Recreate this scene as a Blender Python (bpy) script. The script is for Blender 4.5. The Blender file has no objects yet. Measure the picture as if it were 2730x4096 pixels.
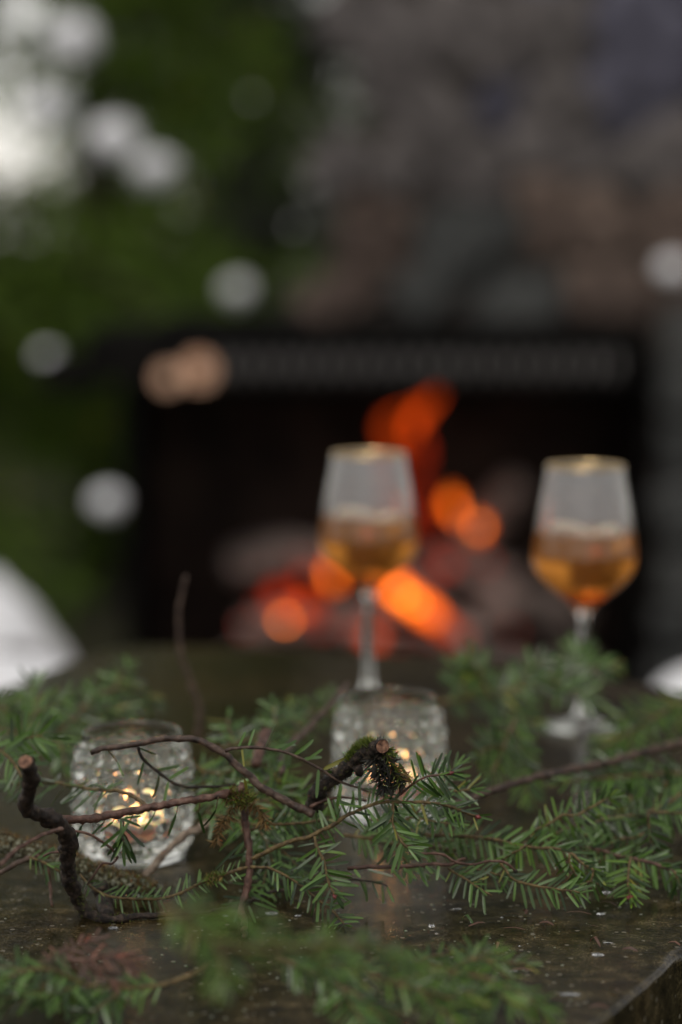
import bpy, bmesh, math, random
from mathutils import Vector, Matrix, noise
R = math.radians
rnd = random.Random(7)
scene = bpy.context.scene
COL = scene.collection

# ------------------------------------------------------------------ camera
CAM_H, PITCH, LENS, FOCUS, FSTOP = 0.40, R(6.83), 85.0, 1.365, 2.7
cam_d = bpy.data.cameras.new('camera')
cam_d.sensor_fit = 'HORIZONTAL'; cam_d.sensor_width = 24.0; cam_d.lens = LENS
cam_d.clip_start = 0.05; cam_d.clip_end = 500
cam_d.dof.use_dof = True; cam_d.dof.focus_distance = FOCUS; cam_d.dof.aperture_fstop = FSTOP
cam = bpy.data.objects.new('camera', cam_d); COL.objects.link(cam)
cam.location = (0, 0, CAM_H); cam.rotation_euler = (math.pi/2 - PITCH, 0, 0)
scene.camera = cam

# ------------------------------------------------------------------ world, sun, exposure
SUN_EL, SUN_AZ = R(62), R(205)
w = bpy.data.worlds.new('World'); scene.world = w; w.use_nodes = True
nt = w.node_tree; nt.nodes.clear()
wo = nt.nodes.new('ShaderNodeOutputWorld'); bg = nt.nodes.new('ShaderNodeBackground')
sky = nt.nodes.new('ShaderNodeTexSky'); sky.sky_type = 'NISHITA'; sky.sun_disc = False
sky.sun_elevation = SUN_EL; sky.sun_rotation = SUN_AZ; sky.air_density = 1.0; sky.dust_density = 0.5; sky.ozone_density = 1.0
hs = nt.nodes.new('ShaderNodeHueSaturation'); hs.inputs['Saturation'].default_value = 0.12
tn = nt.nodes.new('ShaderNodeMix'); tn.data_type = 'RGBA'; tn.blend_type = 'MULTIPLY'; tn.inputs[0].default_value = 1; tn.inputs[7].default_value = (1.0, 0.955, 0.905, 1)
nt.links.new(sky.outputs[0], hs.inputs['Color']); nt.links.new(hs.outputs[0], tn.inputs[6]); nt.links.new(tn.outputs[2], bg.inputs[0])
bg.inputs[1].default_value = 0.125
nt.links.new(bg.outputs[0], wo.inputs[0])
sun_d = bpy.data.lights.new('sun', 'SUN'); sun_d.energy = 0.9; sun_d.angle = R(25); sun_d.color = (1, 0.94, 0.86)
sun = bpy.data.objects.new('sun', sun_d); COL.objects.link(sun)
sdir = Vector((math.sin(SUN_AZ)*math.cos(SUN_EL), math.cos(SUN_AZ)*math.cos(SUN_EL), math.sin(SUN_EL)))
sun.rotation_euler = sdir.to_track_quat('Z', 'Y').to_euler(); sun.location = sdir*20
vs = scene.view_settings
vs.view_transform = 'Standard'; vs.look = 'None'; vs.exposure = 0.40; vs.gamma = 1.0; vs.use_curve_mapping = False
cy = scene.cycles
cy.use_denoising = True; cy.max_bounces = 20; cy.transmission_bounces = 16; cy.glossy_bounces = 6
cy.diffuse_bounces = 3; cy.transparent_max_bounces = 16; cy.sample_clamp_indirect = 4.0; cy.sample_clamp_direct = 0
cy.caustics_reflective = True; cy.caustics_refractive = True; cy.blur_glossy = 0.3

# ------------------------------------------------------------------ measuring: a point of the photo at a depth, or on the table
FPX = LENS/24.0*2730.0
def ray(px, py):
    a = (px - 1365)/FPX; b = -(py - 2048)/FPX
    return Vector((a, math.cos(PITCH) + b*math.sin(PITCH), -math.sin(PITCH) + b*math.cos(PITCH)))
def at(px, py, Y, zmin=None):
    d = ray(px, py); p = Vector((0, 0, CAM_H)) + d*(Y/d.y)
    if zmin is not None and p.z < zmin and d.z < 0:
        p = Vector((0, 0, CAM_H)) + d*((zmin - CAM_H)/d.z)
    return p
def ground(px, py, z=0.0):
    d = ray(px, py); return Vector((0, 0, CAM_H)) + d*((z - CAM_H)/d.z)
D = lambda x: x*1.741
REG = {'A': (0, 2700, .6378), 'B': (700, 2700, .6378), 'C': (1500, 2600, .7844), 'D': (0, 3400, .8929), 'E': (1330, 3400, .8929),
       'G': (0, 0, 1.741), 'H': (800, 3000, .4464), 'I': (1400, 3000, .4464), 'J': (2030, 3000, .4464), 'K': (0, 2600, .4464),
       'L': (0, 3600, .574), 'M': (600, 3600, .574), 'N': (1300, 3600, .574), 'O': (900, 2650, .3827)}
def path(spec, Y0, Y1=None, zmin=0.002):
    """spec: list of (region, [(x, y), ...]) sections; depth runs from Y0 to Y1"""
    q = []
    for reg, pts in spec:
        ox, oy, k = REG[reg]
        q += [(ox + x*k, oy + y*k) for x, y in pts]
    Y1 = Y0 if Y1 is None else Y1
    n = max(1, len(q) - 1)
    return [at(x, y, Y0 + (Y1 - Y0)*i/n, zmin) for i, (x, y) in enumerate(q)]

# ------------------------------------------------------------------ materials
MATS = {}
class NT:
    def __init__(s, name):
        s.m = bpy.data.materials.new(name); s.m.use_nodes = True; s.t = s.m.node_tree
        s.t.nodes.clear(); s.out = s.t.nodes.new('ShaderNodeOutputMaterial'); MATS[name] = s.m
    def n(s, typ, **kw):
        o = s.t.nodes.new(typ)
        for k, v in kw.items():
            if k.startswith('i_'):
                key = k[2:]; key = int(key) if key.isdigit() else key.replace('_', ' ')
                o.inputs[key].default_value = v
            else: setattr(o, k, v)
        return o
    def l(s, a, b): s.t.links.new(a, b)
    def ramp(s, fac, stops):
        r = s.n('ShaderNodeValToRGB'); e = r.color_ramp.elements
        while len(e) < len(stops): e.new(0.5)
        for el, (p, c) in zip(e, stops): el.position = p; el.color = (*c, 1)
        s.l(fac, r.inputs[0]); return r.outputs[0]
    def coord(s, scale=1.0, kind='Object'):
        c = s.n('ShaderNodeTexCoord'); mp = s.n('ShaderNodeMapping'); mp.inputs['Scale'].default_value = (scale,)*3 if not hasattr(scale, '__len__') else scale
        s.l(c.outputs[kind], mp.inputs[0]); return mp.outputs[0]
    def noise(s, vec, scale, detail=4, rough=0.55):
        x = s.n('ShaderNodeTexNoise', i_Scale=scale, i_Detail=detail, i_Roughness=rough); s.l(vec, x.inputs['Vector']); return x.outputs['Fac']
    def bump(s, h, strength, dist):
        b = s.n('ShaderNodeBump', i_Strength=strength, i_Distance=dist); s.l(h, b.inputs['Height']); return b.outputs[0]
    def pbsdf(s, color=None, rough=0.5, spec=0.5, normal=None, **kw):
        p = s.n('ShaderNodeBsdfPrincipled'); p.inputs['Roughness'].default_value = rough if not hasattr(rough, 'links') else 0.5
        if hasattr(rough, 'links'): s.l(rough, p.inputs['Roughness'])
        p.inputs['Specular IOR Level'].default_value = spec
        if color is not None:
            if hasattr(color, 'links'): s.l(color, p.inputs['Base Color'])
            else: p.inputs['Base Color'].default_value = (*color, 1)
        if normal is not None: s.l(normal, p.inputs['Normal'])
        for k, v in kw.items(): p.inputs[k.replace('_', ' ')].default_value = v
        return p
    def end(s, sh, disp=None):
        s.l(sh.outputs[0] if hasattr(sh, 'outputs') else sh, s.out.inputs[0]); return s.m

def rough_mat(name, stops, scale, rough=0.6, spec=0.4, bs=0.5, bd=0.001, detail=5, objrand=0.0, kind='Object', scale2=None):
    t = NT(name); v = t.coord(1.0, kind); f = t.noise(v, scale, detail)
    if objrand:
        oi = t.n('ShaderNodeObjectInfo'); a = t.n('ShaderNodeMath', operation='MULTIPLY_ADD'); t.l(oi.outputs['Random'], a.inputs[0])
        a.inputs[1].default_value = objrand; 
        sb = t.n('ShaderNodeMath', operation='SUBTRACT'); t.l(f, sb.inputs[0]); sb.inputs[1].default_value = objrand/2
        t.l(sb.outputs[0], a.inputs[2]); fc = a.outputs[0]
    else: fc = f
    c = t.ramp(fc, stops); h = t.noise(v, scale2 or scale*4, 4)
    return t.end(t.pbsdf(c, rough, spec, t.bump(h, bs, bd)))

# stone of the table: dark, wet, with pale grains
t = NT('wet_stone'); v = t.coord()
big = t.noise(v, 9, 6, 0.6); fine = t.noise(v, 620, 3, 0.7); mid = t.noise(v, 70, 5, 0.6)
mx = t.n('ShaderNodeMath', operation='MULTIPLY_ADD', i_1=0.55); t.l(fine, mx.inputs[0])
m2 = t.n('ShaderNodeMath', operation='MULTIPLY', i_1=0.45); t.l(mid, m2.inputs[0]); t.l(m2.outputs[0], mx.inputs[2])
base = t.ramp(mx.outputs[0], [(0.38, (0.002, 0.0016, 0.0007)), (0.48, (0.019, 0.0145, 0.0062)), (0.55, (0.046, 0.037, 0.018)), (0.66, (0.13, 0.108, 0.065))])
tint = t.ramp(big, [(0.3, (0.55, 0.62, 0.45)), (0.55, (1, 0.95, 0.85)), (0.75, (1.3, 1.1, 0.9))])
mm = t.n('ShaderNodeMix', data_type='RGBA', blend_type='MULTIPLY'); mm.inputs[0].default_value = 1; t.l(base, mm.inputs[6]); t.l(tint, mm.inputs[7])
vor = t.n('ShaderNodeTexVoronoi', i_Scale=230.0); t.l(v, vor.inputs['Vector'])
vr = t.n('ShaderNodeSeparateColor'); t.l(vor.outputs['Color'], vr.inputs[0])
gt = t.n('ShaderNodeMath', operation='GREATER_THAN', i_1=0.93); t.l(vr.outputs[0], gt.inputs[0])
ls = t.n('ShaderNodeMath', operation='LESS_THAN', i_1=0.33); t.l(vor.outputs['Distance'], ls.inputs[0])
mg = t.n('ShaderNodeMath', operation='MULTIPLY'); t.l(gt.outputs[0], mg.inputs[0]); t.l(ls.outputs[0], mg.inputs[1])
mg2 = t.n('ShaderNodeMath', operation='MULTIPLY', i_1=0.7); t.l(mg.outputs[0], mg2.inputs[0])
sp = t.n('ShaderNodeMix', data_type='RGBA'); t.l(mg2.outputs[0], sp.inputs[0]); t.l(mm.outputs[2], sp.inputs[6]); sp.inputs[7].default_value = (0.17, 0.155, 0.12, 1)
ro = t.n('ShaderNodeMapRange', i_1=0.35, i_2=0.65, i_3=0.03, i_4=0.17); t.l(t.noise(v, 24, 5, 0.65), ro.inputs[0])
rip = t.noise(t.coord((0.45, 1.5, 1)), 330, 3, 0.6)
hsum = t.n('ShaderNodeMath', operation='MULTIPLY_ADD', i_1=0.9); t.l(rip, hsum.inputs[0]); t.l(mid, hsum.inputs[2])
t.end(t.pbsdf(sp.outputs[2], ro.outputs[0], 0.13, t.bump(hsum.outputs[0], 0.3, 0.0009)))

rough_mat('bark', [(0.3, (0.012, 0.007, 0.005)), (0.48, (0.05, 0.029, 0.02)), (0.62, (0.11, 0.07, 0.05)), (0.8, (0.2, 0.16, 0.12))], 170, 0.5, 0.4, 0.9, 0.0008)
rough_mat('red_bark', [(0.3, (0.02, 0.009, 0.006)), (0.5, (0.085, 0.04, 0.027)), (0.65, (0.16, 0.09, 0.065)), (0.8, (0.24, 0.18, 0.14))], 170, 0.5, 0.4, 0.9, 0.0008)
rough_mat('pale_bark', [(0.3, (0.06, 0.04, 0.028)), (0.5, (0.2, 0.15, 0.11)), (0.7, (0.36, 0.3, 0.23))], 170, 0.6, 0.3, 0.9, 0.0008)
rough_mat('black_bark', [(0.32, (0.004, 0.003, 0.0025)), (0.5, (0.022, 0.014, 0.01)), (0.62, (0.06, 0.04, 0.028)), (0.78, (0.12, 0.1, 0.06))], 330, 0.55, 0.35, 1.0, 0.001)
rough_mat('mossy_bark', [(0.35, (0.008, 0.006, 0.004)), (0.47, (0.05, 0.042, 0.02)), (0.55, (0.16, 0.16, 0.1)), (0.68, (0.36, 0.37, 0.3))], 420, 0.8, 0.2, 1.0, 0.0012)
rough_mat('young_stem', [(0.3, (0.025, 0.015, 0.008)), (0.5, (0.11, 0.072, 0.026)), (0.62, (0.17, 0.12, 0.045)), (0.78, (0.07, 0.035, 0.02))], 330, 0.5, 0.4, 1.0, 0.0008)
rough_mat('cut_wood', [(0.35, (0.05, 0.02, 0.012)), (0.6, (0.25, 0.13, 0.08)), (0.75, (0.38, 0.22, 0.14))], 420, 0.6, 0.3, 0.8, 0.0006)
rough_mat('bud', [(0.4, (0.09, 0.012, 0.012)), (0.7, (0.2, 0.035, 0.03))], 500, 0.35, 0.5, 0.3, 0.0003)

def needle_mat(name, dark, light, under, rough=0.33, tl=0.14):
    t = NT(name); g = t.n('ShaderNodeNewGeometry'); oi = t.n('ShaderNodeObjectInfo')
    ad = t.n('ShaderNodeMath', operation='ADD'); t.l(g.outputs['Random Per Island'], ad.inputs[0]); t.l(oi.outputs['Random'], ad.inputs[1])
    fr = t.n('ShaderNodeMath', operation='FRACT'); t.l(ad.outputs[0], fr.inputs[0])
    c = t.ramp(fr.outputs[0], [(0.0, dark), (0.55, tuple((a+b)/2 for a, b in zip(dark, light))), (0.93, light), (0.965, light), (0.98, (light[0]*1.9, light[1]*.95, light[2]*.8))])
    mxx = t.n('ShaderNodeMix', data_type='RGBA'); t.l(g.outputs['Backfacing'], mxx.inputs[0]); t.l(c, mxx.inputs[6]); mxx.inputs[7].default_value = (*under, 1)
    h = t.noise(t.coord(), 900, 2)
    p = t.pbsdf(mxx.outputs[2], rough, 0.5, t.bump(h, 0.25, 0.0003))
    tr = t.n('ShaderNodeBsdfTranslucent'); t.l(mxx.outputs[2], tr.inputs[0])
    ms = t.n('ShaderNodeMixShader', i_0=tl); t.l(p.outputs[0], ms.inputs[1]); t.l(tr.outputs[0], ms.inputs[2])
    return t.end(ms)
needle_mat('fir_needle', (0.008, 0.025, 0.003), (0.095, 0.185, 0.034), (0.09, 0.15, 0.05), 0.28)
needle_mat('fresh_needle', (0.012, 0.036, 0.003), (0.085, 0.165, 0.012), (0.08, 0.14, 0.012), 0.36)
needle_mat('dead_needle', (0.05, 0.024, 0.016), (0.15, 0.07, 0.045), (0.13, 0.06, 0.04), 0.5)
needle_mat('moss_green', (0.03, 0.06, 0.006), (0.16, 0.2, 0.015), (0.09, 0.12, 0.012), 0.7)
needle_mat('moss_dark', (0.006, 0.006, 0.004), (0.03, 0.022, 0.012), (0.01, 0.01, 0.006), 0.7)
needle_mat('moss_rust', (0.06, 0.035, 0.01), (0.26, 0.16, 0.045), (0.16, 0.09, 0.03), 0.7)
needle_mat('tree_leaf', (0.065, 0.115, 0.012), (0.16, 0.26, 0.03), (0.13, 0.21, 0.022), 0.7, 0.5)
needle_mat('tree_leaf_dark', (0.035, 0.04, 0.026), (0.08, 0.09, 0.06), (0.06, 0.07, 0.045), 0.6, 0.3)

t = NT('clear_glass'); t.end(t.n('ShaderNodeBsdfGlass', i_IOR=1.5, i_Roughness=0.0, i_Color=(0.90, 0.905, 0.885, 1)))
# wine bowl: clear glass with a film of condensation above the drink
t = NT('misted_glass'); gl = t.n('ShaderNodeBsdfGlass', i_IOR=1.5, i_Roughness=0.02, i_Color=(0.98, 0.985, 0.98, 1))
c = t.n('ShaderNodeTexCoord'); sx = t.n('ShaderNodeSeparateXYZ'); t.l(c.outputs['Object'], sx.inputs[0])
mr = t.n('ShaderNodeMapRange', i_1=0.153, i_2=0.163, i_3=0.0, i_4=0.14); t.l(sx.outputs[2], mr.inputs[0])
df = t.n('ShaderNodeBsdfDiffuse', i_Color=(0.85, 0.83, 0.84, 1)); tr = t.n('ShaderNodeBsdfTranslucent', i_Color=(0.85, 0.83, 0.84, 1))
m1 = t.n('ShaderNodeMixShader', i_0=0.4); t.l(df.outputs[0], m1.inputs[1]); t.l(tr.outputs[0], m1.inputs[2])
m2 = t.n('ShaderNodeMixShader'); t.l(mr.outputs[0], m2.inputs[0]); t.l(gl.outputs[0], m2.inputs[1]); t.l(m1.outputs[0], m2.inputs[2]); t.end(m2)
t = NT('wine'); gl = t.n('ShaderNodeBsdfGlass', i_IOR=1.34, i_Roughness=0.0, i_Color=(0.97, 0.60, 0.24, 1))
df = t.n('ShaderNodeBsdfDiffuse', i_Color=(0.95, 0.44, 0.14, 1)); tr = t.n('ShaderNodeBsdfTranslucent', i_Color=(1.0, 0.6, 0.22, 1))
m1 = t.n('ShaderNodeMixShader', i_0=0.55); t.l(df.outputs[0], m1.inputs[1]); t.l(tr.outputs[0], m1.inputs[2])
m2 = t.n('ShaderNodeMixShader', i_0=0.33); t.l(gl.outputs[0], m2.inputs[1]); t.l(m1.outputs[0], m2.inputs[2]); t.end(m2)
t = NT('gold'); t.end(t.pbsdf((0.85, 0.62, 0.32), 0.25, 0.5, Metallic=1.0))
t = NT('aluminium'); t.end(t.pbsdf((0.75, 0.74, 0.73), 0.35, 0.5, Metallic=1.0))
t = NT('wax'); t.end(t.pbsdf((0.86, 0.72, 0.62), 0.35, 0.5, None, Subsurface_Weight=0.9, Subsurface_Scale=0.012))
t = NT('wick'); t.end(t.pbsdf((0.01, 0.009, 0.008), 0.9, 0.1))
t = NT('flame'); em = t.n('ShaderNodeEmission', i_Color=(1.0, 0.44, 0.15, 1), i_Strength=170.0); t.end(em)
def fire_mat(name, col, st):
    t = NT(name); v = t.coord(); f = t.noise(v, 14, 3)
    mr = t.n('ShaderNodeMapRange', i_1=0.35, i_2=0.65, i_3=st*0.35, i_4=st*1.4); t.l(f, mr.inputs[0])
    e = t.n('ShaderNodeEmission', i_Color=(*col, 1)); t.l(mr.outputs[0], e.inputs[1]); t.end(e)
fire_mat('fire_hot', (1.0, 0.135, 0.006), 2.6); fire_mat('fire_red', (1.0, 0.09, 0.006), 0.75); fire_mat('ember_red', (1.0, 0.06, 0.012), 0.4)
t = NT('water'); t.end(t.n('ShaderNodeBsdfGlass', i_IOR=1.33, i_Roughness=0.0, i_Color=(1, 1, 1, 1)))
t = NT('glare'); gl = t.n('ShaderNodeBsdfGlass', i_IOR=1.31, i_Roughness=0.1); df = t.pbsdf((0.6, 0.62, 0.65), 0.1, 0.5)
m1 = t.n('ShaderNodeMixShader', i_0=0.16); t.l(gl.outputs[0], m1.inputs[1]); t.l(df.outputs[0], m1.inputs[2]); t.end(m1)  # water film with white sky glare mixed into its colour
rough_mat('snow', [(0.3, (0.76, 0.77, 0.8)), (0.7, (0.85, 0.85, 0.87))], 18, 0.7, 0.3, 0.5, 0.01)
rough_mat('soot', [(0.3, (0.003, 0.003, 0.003)), (0.7, (0.010, 0.009, 0.008))], 8, 0.95, 0.05, 0.6, 0.01)
rough_mat('sooty_brick', [(0.3, (0.012, 0.009, 0.008)), (0.7, (0.05, 0.035, 0.028))], 6, 0.95, 0.1, 0.8, 0.01)
rough_mat('iron', [(0.3, (0.008, 0.008, 0.009)), (0.7, (0.025, 0.024, 0.024))], 20, 0.5, 0.4, 0.3, 0.003)
rough_mat('grate_iron', [(0.3, (0.2, 0.185, 0.18)), (0.7, (0.32, 0.3, 0.29))], 20, 0.5, 0.4, 0.3, 0.003)
rough_mat('mortar', [(0.35, (0.0450, 0.0380, 0.0350)), (0.65, (0.1350, 0.1168, 0.1036))], 3, 0.9, 0.2, 0.8, 0.01)
rough_mat('stone_grey', [(0.3, (0.0440, 0.0390, 0.0385)), (0.5, (0.1040, 0.0913, 0.0886)), (0.7, (0.1760, 0.1560, 0.1502))], 3.2, 0.8, 0.25, 0.8, 0.012, objrand=0.16, scale2=30)
rough_mat('stone_brown', [(0.3, (0.0420, 0.0293, 0.0245)), (0.5, (0.1134, 0.0809, 0.0662)), (0.7, (0.1848, 0.1347, 0.1080))], 3.2, 0.8, 0.25, 0.8, 0.012, objrand=0.16, scale2=30)
rough_mat('stone_blue', [(0.3, (0.0407, 0.0392, 0.0533)), (0.5, (0.0925, 0.0888, 0.1214)), (0.7, (0.1554, 0.1517, 0.1968))], 3.2, 0.8, 0.25, 0.8, 0.012, objrand=0.16, scale2=30)
rough_mat('stone_dark', [(0.25, (0.02, 0.021, 0.021)), (0.5, (0.055, 0.057, 0.055)), (0.75, (0.1, 0.1, 0.095))], 7, 0.8, 0.25, 0.8, 0.012, objrand=0.25, scale2=30)
rough_mat('burnt_wood', [(0.3, (0.05, 0.04, 0.036)), (0.5, (0.3, 0.23, 0.2)), (0.7, (0.55, 0.45, 0.41))], 12, 0.9, 0.1, 1, 0.006)
rough_mat('fresh_wood', [(0.3, (0.78, 0.42, 0.26)), (0.7, (0.95, 0.62, 0.43))], 14, 0.7, 0.3, 0.5, 0.004)
rough_mat('trunk_bark', [(0.3, (0.02, 0.013, 0.01)), (0.7, (0.07, 0.05, 0.04))], 14, 0.9, 0.2, 1, 0.012)
rough_mat('forest_floor', [(0.3, (0.012, 0.011, 0.006)), (0.5, (0.035, 0.03, 0.016)), (0.7, (0.05, 0.06, 0.02))], 5, 0.9, 0.2, 1, 0.02)
rough_mat('lichen', [(0.3, (0.12, 0.14, 0.1)), (0.7, (0.35, 0.37, 0.3))], 300, 0.9, 0.1, 1, 0.001)

# ------------------------------------------------------------------ mesh helpers
def tag(o, label=None, cat=None, group=None, kind=None):
    for k, val in (('label', label), ('category', cat), ('group', group), ('kind', kind)):
        if val: o[k] = val
    return o
def adopt(o, parent):
    if parent is not None:
        o.parent = parent; o.matrix_parent_inverse = Matrix.Translation(-world_loc(parent))
def world_loc(o):
    return Vector(o.get('_wl', (0, 0, 0)))
def empty(name, loc, label, cat, group=None):
    o = bpy.data.objects.new(name, None); COL.objects.link(o); o.location = loc
    o.empty_display_size = 0.02; LOC[o] = Vector(loc); return tag(o, label, cat, group)
LOC = {}
def world_loc(o): return LOC.get(o, Vector((0, 0, 0)))
class MB:
    def __init__(s): s.v = []; s.f = []; s.mi = []
    def add(s, verts, faces, mi=0):
        b = len(s.v); s.v += verts; s.f += [tuple(i + b for i in f) for f in faces]; s.mi += [mi]*len(faces)
    def mesh(s, name, mats, smooth=True):
        me = bpy.data.meshes.new(name); me.from_pydata([tuple(p) for p in s.v], [], s.f)
        for m in (mats if isinstance(mats, (list, tuple)) else [mats]): me.materials.append(MATS[m])
        if len(set(s.mi)) > 1: me.polygons.foreach_set('material_index', s.mi)
        if smooth: me.polygons.foreach_set('use_smooth', [True]*len(me.polygons))
        me.update(); return me
    def build(s, name, mats, parent=None, smooth=True, loc=None):
        o = bpy.data.objects.new(name, s.mesh(name, mats, smooth)); COL.objects.link(o)
        if loc is not None: o.location = loc
        adopt(o, parent); return o
def fix_normals(o):
    bm = bmesh.new(); bm.from_mesh(o.data); bmesh.ops.recalc_face_normals(bm, faces=bm.faces); bm.to_mesh(o.data); bm.free()

def smooth_path(pts, seg):
    """Catmull-Rom through pts, resampled to about seg metres"""
    P = [Vector(p) for p in pts]
    if len(P) == 2: P = [P[0], P[0].lerp(P[1], .5), P[1]]
    P = [P[0]*2 - P[1]] + P + [P[-1]*2 - P[-2]]
    out = []
    for i in range(1, len(P) - 2):
        a, b, c, d = P[i-1:i+3]; n = max(1, int((c - b).length/seg + 0.5))
        for k in range(n):
            u = k/n
            out.append(0.5*((2*b) + (c - a)*u + (2*a - 5*b + 4*c - d)*u*u + (3*b - a - 3*c + d)*u**3))
    out.append(P[-2]); return out
def tangents(P):
    T = []
    for i in range(len(P)):
        t_ = P[min(i+1, len(P)-1)] - P[max(i-1, 0)]; T.append(t_.normalized() if t_.length > 1e-9 else Vector((1, 0, 0)))
    return T
def tube(mb, P, radii, sides=8, rough=0.0, seed=0.0, mi=0, cap=True, nfreq=180.0):
    T = tangents(P); up = Vector((0, 0, 1)) if abs(T[0].z) < 0.9 else Vector((1, 0, 0))
    n = (up - T[0]*up.dot(T[0])).normalized(); vs_, fs = [], []
    for i, p in enumerate(P):
        n = (n - T[i]*n.dot(T[i])).normalized(); b = T[i].cross(n)
        for k in range(sides):
            a = 2*math.pi*k/sides; dr = n*math.cos(a) + b*math.sin(a); r = radii[i]
            if rough: r *= 1 + rough*noise.noise((p + dr*r)*nfreq + Vector((seed, seed, seed)))
            vs_.append(p + dr*r)
    m = len(P)
    for i in range(m - 1):
        for k in range(sides):
            k2 = (k + 1) % sides; fs.append((i*sides + k, i*sides + k2, (i+1)*sides + k2, (i+1)*sides + k))
    if cap:
        fs.append(tuple(reversed(range(sides)))); fs.append(tuple((m-1)*sides + k for k in range(sides)))
    mb.add(vs_, fs, mi)
def lerp_r(n, r0, r1): return [r0 + (r1 - r0)*i/max(1, n - 1) for i in range(n)]
def box(mb, x0, x1, y0, y1, z0, z1, mi=0):
    mb.add([Vector(p) for p in ((x0,y0,z0),(x1,y0,z0),(x1,y1,z0),(x0,y1,z0),(x0,y0,z1),(x1,y0,z1),(x1,y1,z1),(x0,y1,z1))],
           [(3,2,1,0),(4,5,6,7),(0,1,5,4),(1,2,6,5),(2,3,7,6),(3,0,4,7)], mi)
def lathe(mb, prof, n=64, mi=0, center=(0, 0, 0)):
    """closed loop if first/last r are zero"""
    c = Vector(center); rings = []; vs_ = []; fs = []
    for r, z in prof:
        if r <= 1e-7: rings.append([len(vs_)]); vs_.append(c + Vector((0, 0, z)))
        else:
            rings.append(list(range(len(vs_), len(vs_) + n)))
            vs_ += [c + Vector((r*math.cos(2*math.pi*k/n), r*math.sin(2*math.pi*k/n), z)) for k in range(n)]
    for A, B in zip(rings, rings[1:]):
        if len(A) == 1 and len(B) == 1: continue
        for k in range(n):
            k2 = (k + 1) % n
            if len(A) == 1: fs.append((A[0], B[k2], B[k]))
            elif len(B) == 1: fs.append((A[k], A[k2], B[0]))
            else: fs.append((A[k], A[k2], B[k2], B[k]))
    mb.add(vs_, fs, mi)
def spline_prof(pts, n):
    P = smooth_path([Vector((r, 0, z)) for r, z in pts], n); return [(max(0, p.x), p.z) for p in P]
def blob(mb, c, rad, seg=10, rings=7, amp=0.25, freq=1.5, seed=0.0, mi=0, squash=(1, 1, 1)):
    vs_, fs = [], []; c = Vector(c)
    for i in range(rings + 1):
        th = math.pi*i/rings
        for k in range(seg):
            a = 2*math.pi*k/seg; d = Vector((math.sin(th)*math.cos(a), math.sin(th)*math.sin(a), math.cos(th)))
            q = rad*(1 + amp*noise.noise(d*freq + Vector((seed, seed*1.3, -seed))))
            vs_.append(c + Vector((d.x*squash[0], d.y*squash[1], d.z*squash[2]))*q)
    for i in range(rings):
        for k in range(seg):
            k2 = (k + 1) % seg; fs.append((i*seg + k, (i+1)*seg + k, (i+1)*seg + k2, i*seg + k2))
    mb.add(vs_, fs, mi)

# ------------------------------------------------------------------ SETTING: ground
def gz(y): u = min(1, max(0, (y - 2.8)/2.4)); return -0.75 - 0.24*u*u*(3 - 2*u)
GF_Z = gz(9)
mb = MB(); N = 80; S = 160.0
for j in range(N + 1):
    for i in range(N + 1):
        x = (i/N - .5)*2; y = (j/N - .5)*2; x = math.copysign(abs(x)**3, x)*S; y = math.copysign(abs(y)**3, y)*S + 4
        mb.v.append(Vector((x, y, gz(y) + 0.03*noise.noise(Vector((x, y, 0))*0.8))))
for j in range(N):
    for i in range(N): a = j*(N+1) + i; mb.f.append((a, a+1, a+N+2, a+N+1)); mb.mi.append(0)
tag(mb.build('ground', 'forest_floor'), kind='structure')

# ------------------------------------------------------------------ TABLE: irregular thick slab of stone on a pedestal
def ring_outline():
    key = [ground(D(1568), D(2192)), ground(D(1370), D(2353)), Vector((0.05, 1.06, 0)), Vector((-0.08, 1.0, 0)), Vector((-0.25, 1.02, 0)), Vector((-0.42, 1.15, 0)),
           Vector((-0.48, 1.4, 0)), Vector((-0.44, 1.72, 0)), Vector((-0.37, 1.93, 0)), ground(D(0), D(1582)), ground(D(120), D(1535)), ground(D(210), D(1502)), ground(D(300), D(1484)),
           ground(D(500), D(1484)), ground(D(800), D(1494)), ground(D(1150), D(1520)), ground(D(1420), D(1562)), ground(D(1568), D(1590)), Vector((0.36, 1.86, 0)), Vector((0.39, 1.65, 0)), Vector((0.33, 1.46, 0))]
    return smooth_path(key + [key[0]], 0.012)[:-1]
OUT = ring_outline()
cx = sum(p.x for p in OUT)/len(OUT); cyy = sum(p.y for p in OUT)/len(OUT); CEN = Vector((cx, cyy, 0))
table = empty('stone_table', (cx, cyy, -0.75), 'dark wet stone table slab with rounded uneven edges holding branches and glasses', 'table')
mb = MB(); n = len(OUT); prof = [(0, -0.10), (-0.004, -0.03), (-0.002, -0.012), (0.003, -0.004), (0.011, 0.0)]
rows = []
for k, (ins, z) in enumerate([(0.04, -0.115), (0.004, -0.10), (0.0, -0.05), (0.0, -0.008), (0.0008, -0.002), (0.002, -0.0006), (0.004, 0.0)]):
    row = []
    for p in OUT:
        d = (CEN - p).normalized(); q = p + d*ins; nz = noise.noise(Vector((q.x, q.y, z))*40)*0.003 + noise.noise(Vector((q.x, q.y, z))*140)*0.0018 if k < 6 else 0
        row.append(len(mb.v)); mb.v.append(q + d*nz + Vector((0, 0, z)))
    rows.append(row)
for f in (0.985, 0.8, 0.6, 0.4, 0.2):
    row = []
    for k in range(n): row.append(len(mb.v)); mb.v.append(CEN.lerp(mb.v[rows[6][k]], f))
    rows.append(row)
for A, B in zip(rows, rows[1:]):
    for k in range(n): k2 = (k + 1) % n; mb.f.append((A[k], B[k], B[k2], A[k2])); mb.mi.append(0)
mb.f.append(tuple(rows[-1])); mb.mi.append(0); mb.f.append(tuple(reversed(rows[0]))); mb.mi.append(0)
top = mb.build('tabletop', 'wet_stone', table); fix_normals(top)
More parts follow.
